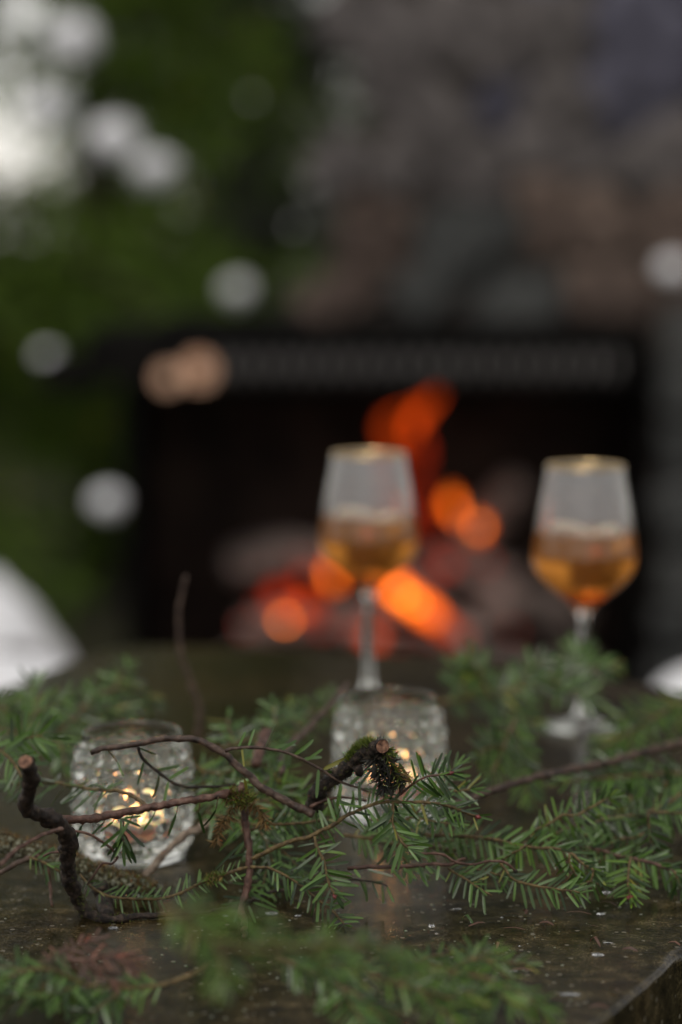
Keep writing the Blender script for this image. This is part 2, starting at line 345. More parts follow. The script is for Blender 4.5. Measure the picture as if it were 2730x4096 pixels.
mb = MB(); P = [Vector((cx, cyy, z)) for z in (-0.76, -0.7, -0.5, -0.3, -0.12)]; tube(mb, P, [0.26, 0.24, 0.17, 0.18, 0.24], 20, 0.08, 3, nfreq=9)
mb.build('pedestal', 'wet_stone', table)

# ------------------------------------------------------------------ FIREPLACE
FY = 6.7
fp = empty('stone_fireplace', (0.2, FY + 0.4, GF_Z), 'outdoor stone fireplace with black firebox, mantel and rough chimney behind the table', 'fireplace')
def X(px, Y=FY): return at(D(px), 2000, Y).x
def Z(py, Y=FY): return at(1365, D(py), Y).z
ox0, ox1, oz1, oz0 = X(305), X(1485), Z(905), GF_Z
mz0, mz1 = Z(905), Z(765)
mb = MB()                                                       # firebox: five plates
box(mb, ox0 - .03, ox0, FY, FY + .75, GF_Z, mz0); mb.build('firebox_side', 'soot', fp, False)
mb = MB(); box(mb, ox1, ox1 + .03, FY, FY + .75, GF_Z, mz0); mb.build('firebox_side', 'soot', fp, False)
mb = MB(); box(mb, ox0 - .03, ox1 + .03, FY + .752, FY + .79, GF_Z, mz0); mb.build('firebox_back', 'sooty_brick', fp, False)
mb = MB(); box(mb, ox0 - .03, ox1 + .03, FY + .001, FY + .79, mz0 + .001, mz0 + .03); mb.build('firebox_roof', 'soot', fp, False)
mb = MB(); box(mb, ox0 - .1, ox1 + .1, FY - .1, FY + .78, GF_Z + .01, GF_Z + .05); mb.build('hearth', 'soot', fp, False)
mb = MB(); box(mb, X(200), X(1500), FY - .04, FY + .85, mz0 + .034, mz1); mb.build('mantel', 'soot', fp, False)
mb = MB(); box(mb, X(80), X(205), FY + .1, FY + .7, Z(905), Z(835)); mb.build('side_shelf', 'soot', fp, False)
mb = MB(); box(mb, X(360), X(1440), FY + .1, FY + .7, mz1 + .001, Z(738)); mb.build('smoke_ledge', 'soot', fp, False)
# grate of upright bars on the mantel front
gx0, gx1, nb = X(520), X(1400), 21
grate = empty('iron_grate', ((gx0 + gx1)/2, FY - .06, mz0 + .03), 'row of upright dark iron bars across the front of the fireplace mantel', 'grate')
mb = MB(); box(mb, gx0 - .02, gx1 + .02, FY - .075, FY - .045, mz0 + .036, mz0 + .05); mb.build('rail', 'soot', grate, False)
mb = MB(); box(mb, gx0 - .02, gx1 + .02, FY - .075, FY - .045, mz1 - .05, mz1 - .036); mb.build('rail', 'soot', grate, False)
mb = MB(); zz0, zz1 = mz0 + .0505, mz1 - .0505; tube(mb, [Vector((0, 0, 0)), Vector((0, 0, zz1 - zz0))], [.008, .008], 8); bar_me = mb.mesh('bar', 'grate_iron')
for i in range(nb):
    o = bpy.data.objects.new('bar', bar_me); COL.objects.link(o); o.location = (gx0 + (gx1 - gx0)*i/(nb - 1), FY - .06, zz0); adopt(o, grate)
# rubble stones
def stone_mesh(seed):
    bm = bmesh.new(); bmesh.ops.create_cube(bm, size=1.0)
    bmesh.ops.bevel(bm, geom=bm.edges[:], offset=0.16, segments=2, affect='EDGES', profile=0.6)
    for v_ in bm.verts: v_.co *= 1 + 0.3*noise.noise(v_.co*1.9 + Vector((seed*7.1, seed, -seed)))
    me = bpy.data.meshes.new('stone'); bm.to_mesh(me); bm.free()
    me.polygons.foreach_set('use_smooth', [True]*len(me.polygons)); return me
SM = {}
for mname in ('stone_grey', 'stone_brown', 'stone_blue', 'stone_dark'):
    for k in range(4):
        me = stone_mesh(k + len(SM)*0.3); me.materials.append(MATS[mname]); SM[mname, k] = me
def stones(x0, x1, z0, z1, yf, depth, pick, rh=(0.13, 0.22), rw=(0.13, 0.36), edge=0.0):
    z = z0
    while z < z1 - 0.03:
        h = min(rnd.uniform(*rh), z1 - z); x = x0 + rnd.uniform(-edge, edge)
        if z1 - z - h < 0.06: h = z1 - z
        while x < x1 - 0.02:
            wd = min(rnd.uniform(*rw), x1 - x)
            if x1 - x - wd < 0.08: wd = x1 - x
            pr = rnd.uniform(0, .035); o = bpy.data.objects.new('stone', SM[pick(x + wd/2, z + h/2), rnd.randrange(4)]); COL.objects.link(o)
            o.location = (x + wd/2, yf + depth/2 - pr, z + h/2 + rnd.uniform(-.03, .03)); o.scale = (wd*rnd.uniform(.95, 1.15), depth*rnd.uniform(.9, 1.1), h*rnd.uniform(.95, 1.3)); o.rotation_euler = (rnd.uniform(-.08, .08), rnd.uniform(-.75, .75), rnd.uniform(-.06, .06))
            adopt(o, fp); x += wd
        z += h
cx0, cx1 = X(735, FY + .12), X(1850)
def pick(x, z):
    u = (x - cx0)/(cx1 - cx0); q = noise.noise(Vector((x*2.1, z*2.1, 3.3)))
    px_ = 784 + x*829/1.0*1.0
    if abs(z - Z(590)) < .11 and abs(x - X(1120)) < .16: return 'stone_dark'
    if z > Z(330) and x > X(1150) and q > -.25: return 'stone_blue'
    if z < Z(380) and q > -0.2: return 'stone_brown'
    return 'stone_brown' if q > .35 else 'stone_grey'
mb = MB(); box(mb, cx0 + .14, cx1 - .03, FY + .16, FY + .8, Z(738) + .002, 2.3); mb.build('mortar_core', 'mortar', fp, False)
stones(cx0, cx1, Z(736), 2.3, FY + .12, .2, pick, edge=.1)
mb = MB(); box(mb, ox1 + .04, X(1850) - .03, FY + .04, FY + .8, GF_Z - .01, Z(738)); mb.build('mortar_core', 'mortar', fp, False)
stones(ox1 + .035, X(1850), GF_Z, Z(740), FY - .02, .2, lambda x, z: 'stone_brown' if noise.noise(Vector((x*3, z*3, 1))) > .1 else 'stone_dark')
# fresh split logs lying on the mantel's left end
for px, py, r_, lab in ((385, 868, .030, 'smaller pale cut log end at left on the fireplace mantel'), (458, 850, .043, 'larger pale cut log end beside the smaller one on the fireplace mantel')):
    c0 = at(D(px), D(py), FY - .06); lg = empty('firewood_log', c0, lab, 'log', 'cut logs on the mantel')
    mb = MB(); tube(mb, [c0, c0 + Vector((.02, .12, 0)), c0 + Vector((.04, .27, 0))], [r_]*3, 14, .08, px, cap=False, nfreq=20); mb.build('bark', 'trunk_bark', lg)
    mb = MB(); vs_ = [c0 + Vector((r_*.97*math.cos(a*math.pi/8), -.002 - .003*(a % 2), r_*.97*math.sin(a*math.pi/8))) for a in range(16)]
    mb.add([c0 + Vector((0, -.006, 0))] + vs_, [(0, 1 + k, 1 + (k + 1) % 16) for k in range(16)]); mb.build('cut_end', 'fresh_wood', lg, False)
# burning logs
HZ = GF_Z + .05
def log(pts, r, lab, seed, mat='burnt_wood'):
    P = smooth_path(pts, .04); mb = MB(); tube(mb, P, [r*(1 + .1*noise.noise(p*7)) for p in P], 12, .22, seed, nfreq=14)
    o = mb.build('charred_log', mat); tag(o, lab, 'log', 'logs in the fire'); return o
fY = FY + .35
A = lambda x, y, dy=0: at(D(x), D(y), fY + dy)
log([A(540, 1300, .1), A(640, 1270, .05), A(760, 1290)], .055, 'charred log end left of the fire behind the first glass', 1)
log([A(560, 1452), A(720, 1420), A(900, 1440)], .05, 'low charred log at the left bottom of the fire', 2)
log([A(880, 1330, -.1), A(980, 1410, -.1), A(1090, 1485, -.12)], .05, 'log glowing along its side slanting to the right below the flames', 3)
log([A(1060, 1250, .08), A(1150, 1160, .1), A(1200, 1110, .12)], .05, 'grey log leaning up at the right side of the fire', 4)
log([A(1100, 1420), A(1200, 1380), A(1330, 1420, .1)], .06, 'broad grey brown log at the right bottom of the fire', 5)
log([A(960, 1300, .12), A(1080, 1310, .1), A(1200, 1330, .1)], .045, 'dark log lying across the middle of the fire', 6)
mb = MB()
for i in range(140):
    p = Vector((rnd.uniform(X(480), X(1400)), fY + rnd.uniform(-.2, .25), HZ + rnd.uniform(0, .06))); blob(mb, p, rnd.uniform(.015, .04), 7, 5, .5, 2, i)
tag(mb.build('ash_bed', 'burnt_wood'), 'heap of grey ash and charcoal crumbs under the burning logs', 'ash', kind='stuff')
fire = empty('fire', A(930, 1470), 'orange log fire burning in the black firebox', 'fire')
def flame(pts, r, mat, name='flame'):
    P = smooth_path(pts, .015); m = len(P); rr = [r*max(.03, math.sin(math.pi*min(1, (i + .6)/(m*.55))/2)*(1 - (i/(m))**2.2)) for i in range(m)]
    mb = MB(); tube(mb, [p + Vector((noise.noise(p*24), 0, noise.noise(p*24 + Vector((9, 0, 0)))*.5))*.018 for p in P], rr, 10, .6, pts[0].x*50, nfreq=40); return mb.build(name, mat, fire)
flame([A(960, 1250), A(930, 1150), A(900, 1060), A(910, 1010)], .010, 'ember_red')
flame([A(935, 1080), A(885, 1000), A(905, 960), A(950, 940)], .017, 'fire_red')
flame([A(940, 1010), A(955, 960), A(985, 925), A(1010, 905)], .019, 'fire_red')
flame([A(965, 1090), A(975, 1040), A(965, 1000)], .018, 'ember_red')
flame([A(985, 1260), A(960, 1120), A(955, 1040)], .012, 'ember_red')
flame([A(1048, 1190), A(1040, 1165), A(1046, 1130)], .017, 'fire_hot')
flame([A(1092, 1235), A(1100, 1212), A(1094, 1195)], .012, 'fire_hot')
flame([A(768, 1345, -.1), A(762, 1322, -.1), A(765, 1296, -.1)], .014, 'fire_hot')
flame([A(890, 1400), A(840, 1300), A(850, 1180)], .018, 'ember_red')
def ember(px, py, r, mat, dy=-.12, sq=(1, 1, 1)):
    mb = MB(); blob(mb, A(px, py, dy), r, 10, 7, .4, 2, px*.01, squash=sq); mb.build('ember', mat, fire)
ember(652, 1422, .013, 'fire_hot'); ember(690, 1395, .022, 'fire_red'); ember(720, 1400, .025, 'ember_red'); ember(858, 1462, .024, 'fire_red'); ember(1025, 1300, .02, 'ember_red')
ember(830, 1450, .02, 'ember_red'); ember(640, 1370, .03, 'ember_red', 0); ember(700, 1330, .02, 'ember_red', 0)
fire_mat('fire_core', (1.0, 0.22, 0.015), 7.0)
ember(918, 1362, .011, 'fire_core', -.21); ember(950, 1385, .009, 'fire_core', -.21); ember(1046, 1158, .008, 'fire_core', -.05); ember(655, 1426, .007, 'fire_core', -.16); ember(764, 1318, .007, 'fire_core', -.14); ember(1098, 1212, .006, 'fire_core', -.05)
for (ex, ey, er) in ((600, 1390, .012), (560, 1440, .01), (740, 1440, .014), (905, 1475, .012), (985, 1460, .012), (1010, 1230, .014), (985, 1330, .016), (1120, 1290, .01), (1180, 1450, .01), (870, 1250, .012), (690, 1290, .01)): ember(ex, ey, er, 'ember_red', -.1)
for i in range(8):
    u = i/7; ember(905 + u*150, 1348 + u*115, .026 - .008*u, 'fire_hot' if u < .6 else 'fire_red', -.17)

# ------------------------------------------------------------------ TREES
def leaf_clump(mb, c, rad, num, size, rr, squash=.7, gap=False):
    for _ in range(num):
        while True:
            d = Vector((rr.uniform(-1, 1), rr.uniform(-1, 1), rr.uniform(-1, 1)))
            if d.length < 1: break
        p = c + Vector((d.x, d.y, d.z*squash))*rad; dr = Vector((rr.gauss(0, 1), rr.gauss(0, 1), rr.gauss(-.35, .5))).normalized()
        s_ = dr.cross(Vector((rr.gauss(0, 1), rr.gauss(0, 1), rr.gauss(0, 1)))).normalized(); L = size*rr.uniform(.6, 1.4)
        if gap and in_hole(p): continue
        mb.add([p, p + dr*L*.45 + s_*L*.16, p + dr*L, p + dr*L*.45 - s_*L*.16], [(0, 1, 2, 3)])
HOLES = [(D(50), D(12), 110), (D(165), D(92), 90), (D(10), D(350), 170), (D(130), D(300), 130), (D(262), D(318), 105), (D(355), D(388), 95), (D(0), D(160), 60)]
def in_hole(p):
    q = p - Vector((0, 0, CAM_H)); f = Vector((0, math.cos(PITCH), -math.sin(PITCH))); u = Vector((0, math.sin(PITCH), math.cos(PITCH)))
    dep = q.dot(f); px = 1365 + FPX*q.x/dep; py = 2048 - FPX*q.dot(u)/dep
    return any((px - a)**2 + (py - b)**2 < (r_*.7)**2 for a, b, r_ in HOLES)
def tree(base, height, radius, lab, seed, nl=70, leaves=46, size=.075, mat='tree_leaf', z_low=.1, gap=True, cr=.17):
    rr = random.Random(seed); base = Vector(base); t_ = empty('evergreen_tree', base, lab, 'tree', 'evergreens behind the fireplace')
    P = [base + Vector((noise.noise(Vector((seed, i*.7, 0)))*.06, noise.noise(Vector((0, i*.7, seed)))*.06, height*i/10)) for i in range(11)]
    mb = MB(); tube(mb, P, lerp_r(11, radius*.09, .01), 10, .2, seed, nfreq=8); trunk = mb.build('trunk', 'trunk_bark', t_)
    fol = MB(); lim = MB()
    for i in range(nl):
        u = (i + rr.random())/nl; z = z_low + (height - z_low)*u**.9; a = rr.uniform(0, 2*math.pi); L = radius*(1 - .75*u)*rr.uniform(.65, 1.1)
        s_ = base + Vector((0, 0, z)); dr = Vector((math.cos(a), math.sin(a), 0))
        pts = [s_, s_ + dr*L*.5 + Vector((0, 0, .05*L)), s_ + dr*L + Vector((0, 0, -.22*L))]; Q = smooth_path(pts, L/5)
        if gap and any(in_hole(q) for q in Q): Q = Q[:2]
        tube(lim, Q, lerp_r(len(Q), .014, .004), 5)
        for k, q in enumerate(Q[1:]):
            for _ in range(2):
                c = q + Vector((rr.gauss(0, .1), rr.gauss(0, .1), rr.gauss(-.03, .07)))
                if gap and in_hole(c): continue
                leaf_clump(fol, c, cr*rr.uniform(.7, 1.2), leaves, size, rr, .7, gap)
    lim.build('limb', 'trunk_bark', t_); tag(fol.build('crown', mat, t_, False), kind='stuff')
    return t_
tree((-1.45, 8.3, GF_Z), 4.2, 1.25, 'dense green evergreen filling the left side beside the fireplace', 11, nl=95, leaves=30)
tree((-0.95, 9.4, GF_Z), 4.6, 1.0, 'dark evergreen standing between the left tree and the chimney', 12, nl=80, leaves=26)
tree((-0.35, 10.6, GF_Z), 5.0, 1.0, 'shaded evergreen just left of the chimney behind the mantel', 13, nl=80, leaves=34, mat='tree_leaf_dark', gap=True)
TREE4 = tree((1.9, 10.2, GF_Z), 5.0, 1.2, 'evergreen behind the right side of the chimney', 14, nl=60, leaves=30)

def copy_tree(src, loc, rz, sc_, lab):
    r_ = src.copy(); COL.objects.link(r_); r_.location = loc; r_.rotation_euler = (0, 0, rz); r_.scale = (sc_,)*3; tag(r_, lab, 'tree', 'unseen evergreens added to shade the clearing')
    for ch in src.children:
        c_ = ch.copy(); COL.objects.link(c_); c_.parent = r_
    return r_
for (x, y, rz, sc_, lab) in ((-6.2, 1.0, 2, 1.5, 'unseen evergreen added as shade left of the table'), (-4.6, -2.8, 3, 1.7, 'unseen evergreen added as shade behind the viewer at left'), (-1.2, -5.2, 4, 1.8, 'unseen evergreen added as shade straight behind the viewer'),
        (2.8, -4.6, 5, 1.7, 'unseen evergreen added as shade behind the viewer at right'), (5.0, -1.0, .5, 1.8, 'unseen evergreen added as shade right of the viewer'), (5.2, 3.2, 1.5, 1.7, 'unseen evergreen added as shade right of the table'), (4.4, 7.2, 2.5, 1.6, 'unseen wide evergreen added as shade at the right of the clearing')):
    copy_tree(TREE4, (x, y, gz(y)), rz, sc_, lab)  # trees out of view, added to cut the low sky light
# ------------------------------------------------------------------ SNOW
def mound(name, c, rx, ry, h, lab, seed, cat='snow', grp=None):
    mb = MB(); n1, n2 = 14, 28
    for i in range(n1 + 1):
        for k in range(n2):
            u = i/n1; a = 2*math.pi*k/n2; q = 1 + .22*noise.noise(Vector((math.cos(a)*1.3, math.sin(a)*1.3, seed))); 
            x = c[0] + rx*u*q*math.cos(a); y = c[1] + ry*u*q*math.sin(a); z = c[2] + h*(1 - u**2.2)*(1 + .15*noise.noise(Vector((x*4, y*4, seed))) + .1*noise.noise(Vector((x*13, y*13, seed)))) - .01*(i == n1)
            mb.v.append(Vector((x, y, z)))
    for i in range(n1):
        for k in range(n2): k2 = (k+1) % n2; mb.f.append((i*n2+k, (i+1)*n2+k, (i+1)*n2+k2, i*n2+k2)); mb.mi.append(0)
    return tag(mb.build(name, 'snow'), lab, cat, grp)
p = at(D(-70), D(1475), 6.1); mound('snow_heap', (p.x - .03, p.y, GF_Z), .43, .4, .50, 'heap of white snow at the left of the fireplace foot', 1)
p = at(D(180), D(1500), 6.0); mound('snow_heap', (p.x + .02, p.y, GF_Z - .01), .2, .3, .1, 'low tongue of snow running right from the big snow heap', 5)
st_p = at(D(28), D(1496), 4.6); mb = MB(); tube(mb, [Vector((st_p.x, st_p.y, z)) for z in (gz(4.6) - .02, -.8, -.6, st_p.z)], [.075, .06, .055, .05], 14, .2, 2, nfreq=12)
tag(mb.build('dark_gap_post', 'trunk_bark'), 'dark stump added for the dark gap before the big snow heap at left', 'post')  # made-up dark upright, added to draw the dark gap between snow patches
# snow-capped stone seats beyond the table
def seat(c, rx, ry, lab, seed):
    s_ = empty('garden_seat', (c[0], c[1], gz(c[1])), lab, 'seat', 'snow covered seats round the table')
    mb = MB(); P = [Vector((c[0], c[1], z)) for z in (gz(c[1]) - .02, gz(c[1]) + .15, c[2] - .06, c[2])]; tube(mb, P, [rx*.8, rx*.75, rx*.95, rx*.9], 18, .12, seed, nfreq=7); mb.build('block', 'stone_dark', s_)
    o = mound('snow_cap', (c[0], c[1], c[2] - .003), rx, ry, .05, None, seed); adopt(o, s_); return s_
p = at(D(-120), D(1560), 3.2); seat((p.x, p.y, p.z - .02), .24, .24, 'snow covered stone seat beyond the left edge of the table', 3)
p = at(D(1640), D(1552), 3.3); seat((p.x + .02, p.y, p.z - .03), .11, .16, 'snow covered stone seat beyond the right edge of the table', 4)
for i, (px, py, Y, r_, lab) in enumerate(((548, 668, 8.0, .053, 'round clump of snow caught on twigs above the mantel'), (110, 822, 7.4, .036, 'small snow clump on the left bush level with the mantel'),
        (248, 1152, 6.6, .046, 'snow clump on the left bush beside the black firebox'), (1545, 618, 6.72, .042, 'snow clump stuck on the chimney stones at the right edge'), (330, 770, 7.6, .03, 'little snow clump over the left end of the mantel'),
        (165, 92, 7.3, .085, 'pale clump standing in for a bright sky gap high on the left tree near the top edge'), (262, 318, 7.3, .08, 'pale clump standing in for a bright sky disc on the left tree right of the bright sky gap'), (355, 388, 7.3, .068, 'lowest pale clump of the row standing in for bright sky gaps on the left tree'),  # this row and the next clump stand in for bright sky gaps
        (110, 250, 7.4, .075, 'pale clump standing in for bright sky at the upper side of the sky gap'), (580, 225, 7.9, .013, 'faint snow speck on the dark tree near the chimney'), (675, 520, 7.9, .013, 'faint snow speck on the dark tree above the mantel'))):
    mb = MB(); blob(mb, at(D(px), D(py), Y), r_, 12, 8, .3, 1.6, i, squash=(1, .8, .8)); tag(mb.build('snow_clump', 'snow'), lab, 'snow', 'snow clumps')

# ------------------------------------------------------------------ WINE GLASSES
def wine_glass(loc, lab, rot):
    g = empty('wine_glass', loc, lab, 'glass', 'wine glasses')
    L = Vector(loc)
    outer = spline_prof([(.0045, .088), (.0065, .094), (.012, .1005), (.0245, .1105), (.0350, .1205), (.0400, .1295), (.0412, .138), (.0402, .147), (.0372, .170), (.0332, .192), (.0305, .2085)], .0022)
    inner = [(max(0, r - (.0012 if z > .11 else .0016 + (.11 - z)*.05)), z) for r, z in outer if z > .0985]
    mb = MB(); lathe(mb, [(0, .088)] + outer + [(.0300, .2094)] + list(reversed(inner)) + [(0, inner[0][1] - .0006)], 72); o = mb.build('bowl', 'misted_glass', g, loc=L); fix_normals(o)
    mb = MB(); lathe(mb, [(0, .0855), (.0044, .0856)] + spline_prof([(.0044, .086), (.0036, .07), (.0036, .04), (.0046, .018), (.008, .0085)], .003) + [(0, .0084)], 32); o = mb.build('stem', 'clear_glass', g, loc=L); fix_normals(o)
    mb = MB(); lathe(mb, [(0, .0083), (.008, .0083), (.014, .0055), (.024, .0034), (.0335, .0024), (.0342, .0016), (.0335, .0005), (0, .0005)], 64); o = mb.build('foot', 'clear_glass', g, loc=L); fix_normals(o)
    LV = .1555
    wi = [(r + .0002, z) for r, z in inner if z < LV]
    mb = MB(); lathe(mb, [(0, inner[0][1] - .0004)] + wi + [(wi[-1][0] - .0002, LV + .0012), (wi[-1][0] - .0016, LV + .0002), (wi[-1][0] - .004, LV - .0003), (0, LV - .0004)], 72); o = mb.build('drink', 'wine', g, loc=L); fix_normals(o)
    mb = MB(); lathe(mb, [(.0295, .2080), (.0309, .2080), (.0307, .2099), (.0298, .2101), (.0295, .2080)], 72); o = mb.build('rim', 'gold', g, loc=L); fix_normals(o)
    return g
g2 = ground(2000 + 865*.3827, 2500 + 1070*.3827)
wine_glass((g2.x, g2.y, .0006), 'wine glass of amber drink on the right, its foot behind fir needles', 0)
d1 = ray(D(846), D(1075)); 
def by_height(px, py, h): d = ray(px, py); s_ = (h - CAM_H)/d.z; return Vector((d.x*s_, d.y*s_, 0))
g1 = by_height(D(848), D(1043), .2095)
wine_glass((g1.x, g1.y, .0006), 'wine glass of amber drink in front of the fire, behind the right candle holder', 0)

t = NT('buff'); t.end(t.pbsdf((0.92, 0.70, 0.45), 0.3, 0.5, None, Subsurface_Weight=0.3, Subsurface_Scale=0.004))  # pale half-moon wedges set at the top of the drink
def slice_(g, off, r, rot, lab):
    c = Vector((g.x, g.y, 0)) + Vector(off); M = Matrix.Translation(c) @ Matrix.Rotation(rot[2], 4, 'Z') @ Matrix.Rotation(rot[1], 4, 'Y') @ Matrix.Rotation(rot[0], 4, 'X')
    mb = MB(); n_ = 14; th = .0022; ring = [(r*math.cos(math.pi*k/n_), r*math.sin(math.pi*k/n_)) for k in range(n_ + 1)]
    ring = ring + [(-r*.55, r*.12), (0, r*.2), (r*.55, r*.12)]; q = len(ring)
    mb.add([M @ Vector((x, y - r*.4, -th)) for x, y in ring] + [M @ Vector((x*.94, (y - r*.4)*.94, th)) for x, y in ring], [tuple(reversed(range(q))), tuple(q + k for k in range(q))] + [(k, (k + 1) % q, q + (k + 1) % q, q + k) for k in range(q)])
    tag(mb.build('buff_slice', 'buff', None, False), lab, 'fruit slice', 'slices floating in the drinks')
slice_(g2, (-.0135, -.014, .1615), .0165, (.25, .2, .3), 'pale slice floating at the left of the drink in the right glass')
slice_(g2, (.015, -.015, .1585), .0145, (.5, -.2, -.9), 'pale slice floating at the right of the drink in the right glass')
slice_(g1, (-.012, -.015, .1615), .0165, (.2, .12, .2), 'pale slice floating at the left of the drink in the glass before the fire')
slice_(g1, (.013, -.017, .1565), .014, (.6, -.3, -.6), 'pale slice sunk at the right of the drink in the glass before the fire')
# ------------------------------------------------------------------ CANDLE HOLDERS: pressed glass with rows of round bobbles
def holder_mesh():
    NT_, NZ, H = 420, 176, .0805
    rows_ = [.0125 + i*.0112 for i in range(6)]; per = 21
    def body(z):
        pts = [(0, .0325), (.003, .0338), (.010, .0352), (.03, .0364), (.055, .0364), (.066, .0355), (.0735, .0330), (.078, .0318), (.0805, .0316)]
        for (z0, r0), (z1, r1) in zip(pts, pts[1:]):
            if z <= z1: u = (z - z0)/(z1 - z0); u = u*u*(3 - 2*u) if z0 > .055 else u; return r0 + (r1 - r0)*u
        return pts[-1][1]
    mb = MB(); R_ = .0052; rings = []
    for j in range(NZ + 1):
        z = H*j/NZ; ring = []
        for k in range(NT_):
            a = 2*math.pi*k/NT_; r = body(z); h = 0
            for i, zr in enumerate(rows_):
                if abs(z - zr) < R_:
                    st = 2*math.pi/per; off = (i % 2)*.5; da = (a/st - off); da -= round(da); ds = da*st*r
                    rs = R_*(1.0 if i < 5 else .82); q = (ds*ds + (z - zr)**2)/(rs*rs)
                    if q < 1: h = max(h, .0030*(rs/R_)*(1 - q)**.62)
            ring.append(len(mb.v)); mb.v.append(Vector(((r + h)*math.cos(a), (r + h)*math.sin(a), z)))
        rings.append(ring)
    for z, dr in ((.0813, .0008), (.0813, .0018), (.0805, .0027)):
        rings.append(list(range(len(mb.v), len(mb.v) + NT_))); mb.v += [Vector(((body(H) - dr)*math.cos(2*math.pi*k/NT_), (body(H) - dr)*math.sin(2*math.pi*k/NT_), z)) for k in range(NT_)]
    for z in [.078, .074, .068, .06, .05, .04, .03, .02, .014, .0115]:
        rr_ = body(z) - .0034 if z > .013 else body(z) - .008
        rings.append(list(range(len(mb.v), len(mb.v) + NT_))); mb.v += [Vector((rr_*math.cos(2*math.pi*k/NT_), rr_*math.sin(2*math.pi*k/NT_), z)) for k in range(NT_)]
    for A_, B_ in zip(rings, rings[1:]):
        for k in range(NT_): k2 = (k + 1) % NT_; mb.f.append((A_[k], A_[k2], B_[k2], B_[k])); mb.mi.append(0)
    mb.f.append(tuple(rings[-1])); mb.mi.append(0); mb.f.append(tuple(reversed(rings[0]))); mb.mi.append(0)
    return mb.mesh('candle_holder', 'clear_glass')
HM = holder_mesh()
def tealight(loc, lab):
    L = Vector(loc); c = empty('tealight_candle', loc, lab, 'candle', 'tealight candles')
    mb = MB(); lathe(mb, [(0, .0), (.0185, .0), (.0192, .001), (.0192, .0075), (.0186, .0077), (.0186, .0012), (0, .0011)], 40); o = mb.build('cup', 'aluminium', c, loc=L); fix_normals(o)
    mb = MB(); lathe(mb, [(0, .0013), (.0184, .0013), (.0186, .0078), (.0215, .0080), (.0222, .0118), (.0205, .0130), (.016, .0122), (.006, .0110), (0, .0110)], 40); o = mb.build('wax', 'wax', c, loc=L); fix_normals(o)
    mb = MB(); tube(mb, [Vector((0, 0, .010)), Vector((.0002, 0, .0140)), Vector((.001, 0, .0162))], [.0008, .0008, .0006], 6); mb.build('wick', 'wick', c, loc=L)
    mb = MB(); lathe(mb, [(0, .0144), (.0014, .0149), (.0023, .0166), (.0025, .0186), (.0020, .0214), (.0012, .0242), (.0005, .0262), (0, .0276)], 16); mb.build('flame', 'flame', c, loc=L)
hl = by_height(D(304), D(1679), .0813); hr = by_height(D(896), D(1600), .0813)
for p, la, lb, rz in ((hl, 'bobbled clear glass candle holder at left behind bare twigs', 'lit tealight glowing inside the left bobbled glass holder', .1),
                  (hr, 'bobbled clear glass candle holder at centre behind the mossy stub', 'lit tealight glowing inside the central bobbled glass holder', .25)):
    o = bpy.data.objects.new('candle_holder', HM); COL.objects.link(o); o.location = (p.x, p.y, .0006); o.rotation_euler.z = rz; tag(o, la, 'candle holder', 'glass candle holders')
    tealight((p.x + .001, p.y - .002, .0122), lb)

# ------------------------------------------------------------------ TWIGS AND NEEDLES
def needle_verts(L, wd, bend, fold=.25):
    vs_ = []; rows_ = [(0, .35), (.12, .9), (.45, 1), (.8, .92), (.94, .62), (1, .22)]
    for u, s_ in rows_:
        z = -bend*u*u*L; y = u*L*(1 - .25*bend*bend*u)
        hw = wd*.5*s_; vs_ += [Vector((-hw, y, z)), Vector((0, y, z - fold*hw)), Vector((hw, y, z))]
    fs = []
    for i in range(len(rows_) - 1):
        for k in range(2): a = i*3 + k; fs.append((a, a + 1, a + 4, a + 3))
    return vs_, fs
NV = [needle_verts(1, .105, b) for b in (-.12, 0.02, .15, .3)]
NM = {}
def needle_frame(p, d, nrm, L):
    if p.z + d.z*L < .0012 and d.z < 0:                        # never through the table
        d = Vector((d.x, d.y, max(d.z, (.0012 - p.z)/L)))
        if d.length > 1e-6: d.normalize()
    y = d; x = y.cross(nrm)
    x = x.normalized() if x.length > 1e-6 else Vector((1, 0, 0)); z = x.cross(y)
    return Matrix(((x.x, y.x, z.x, p.x), (x.y, y.y, z.y, p.y), (x.z, y.z, z.z, p.z), (0, 0, 0, 1)))
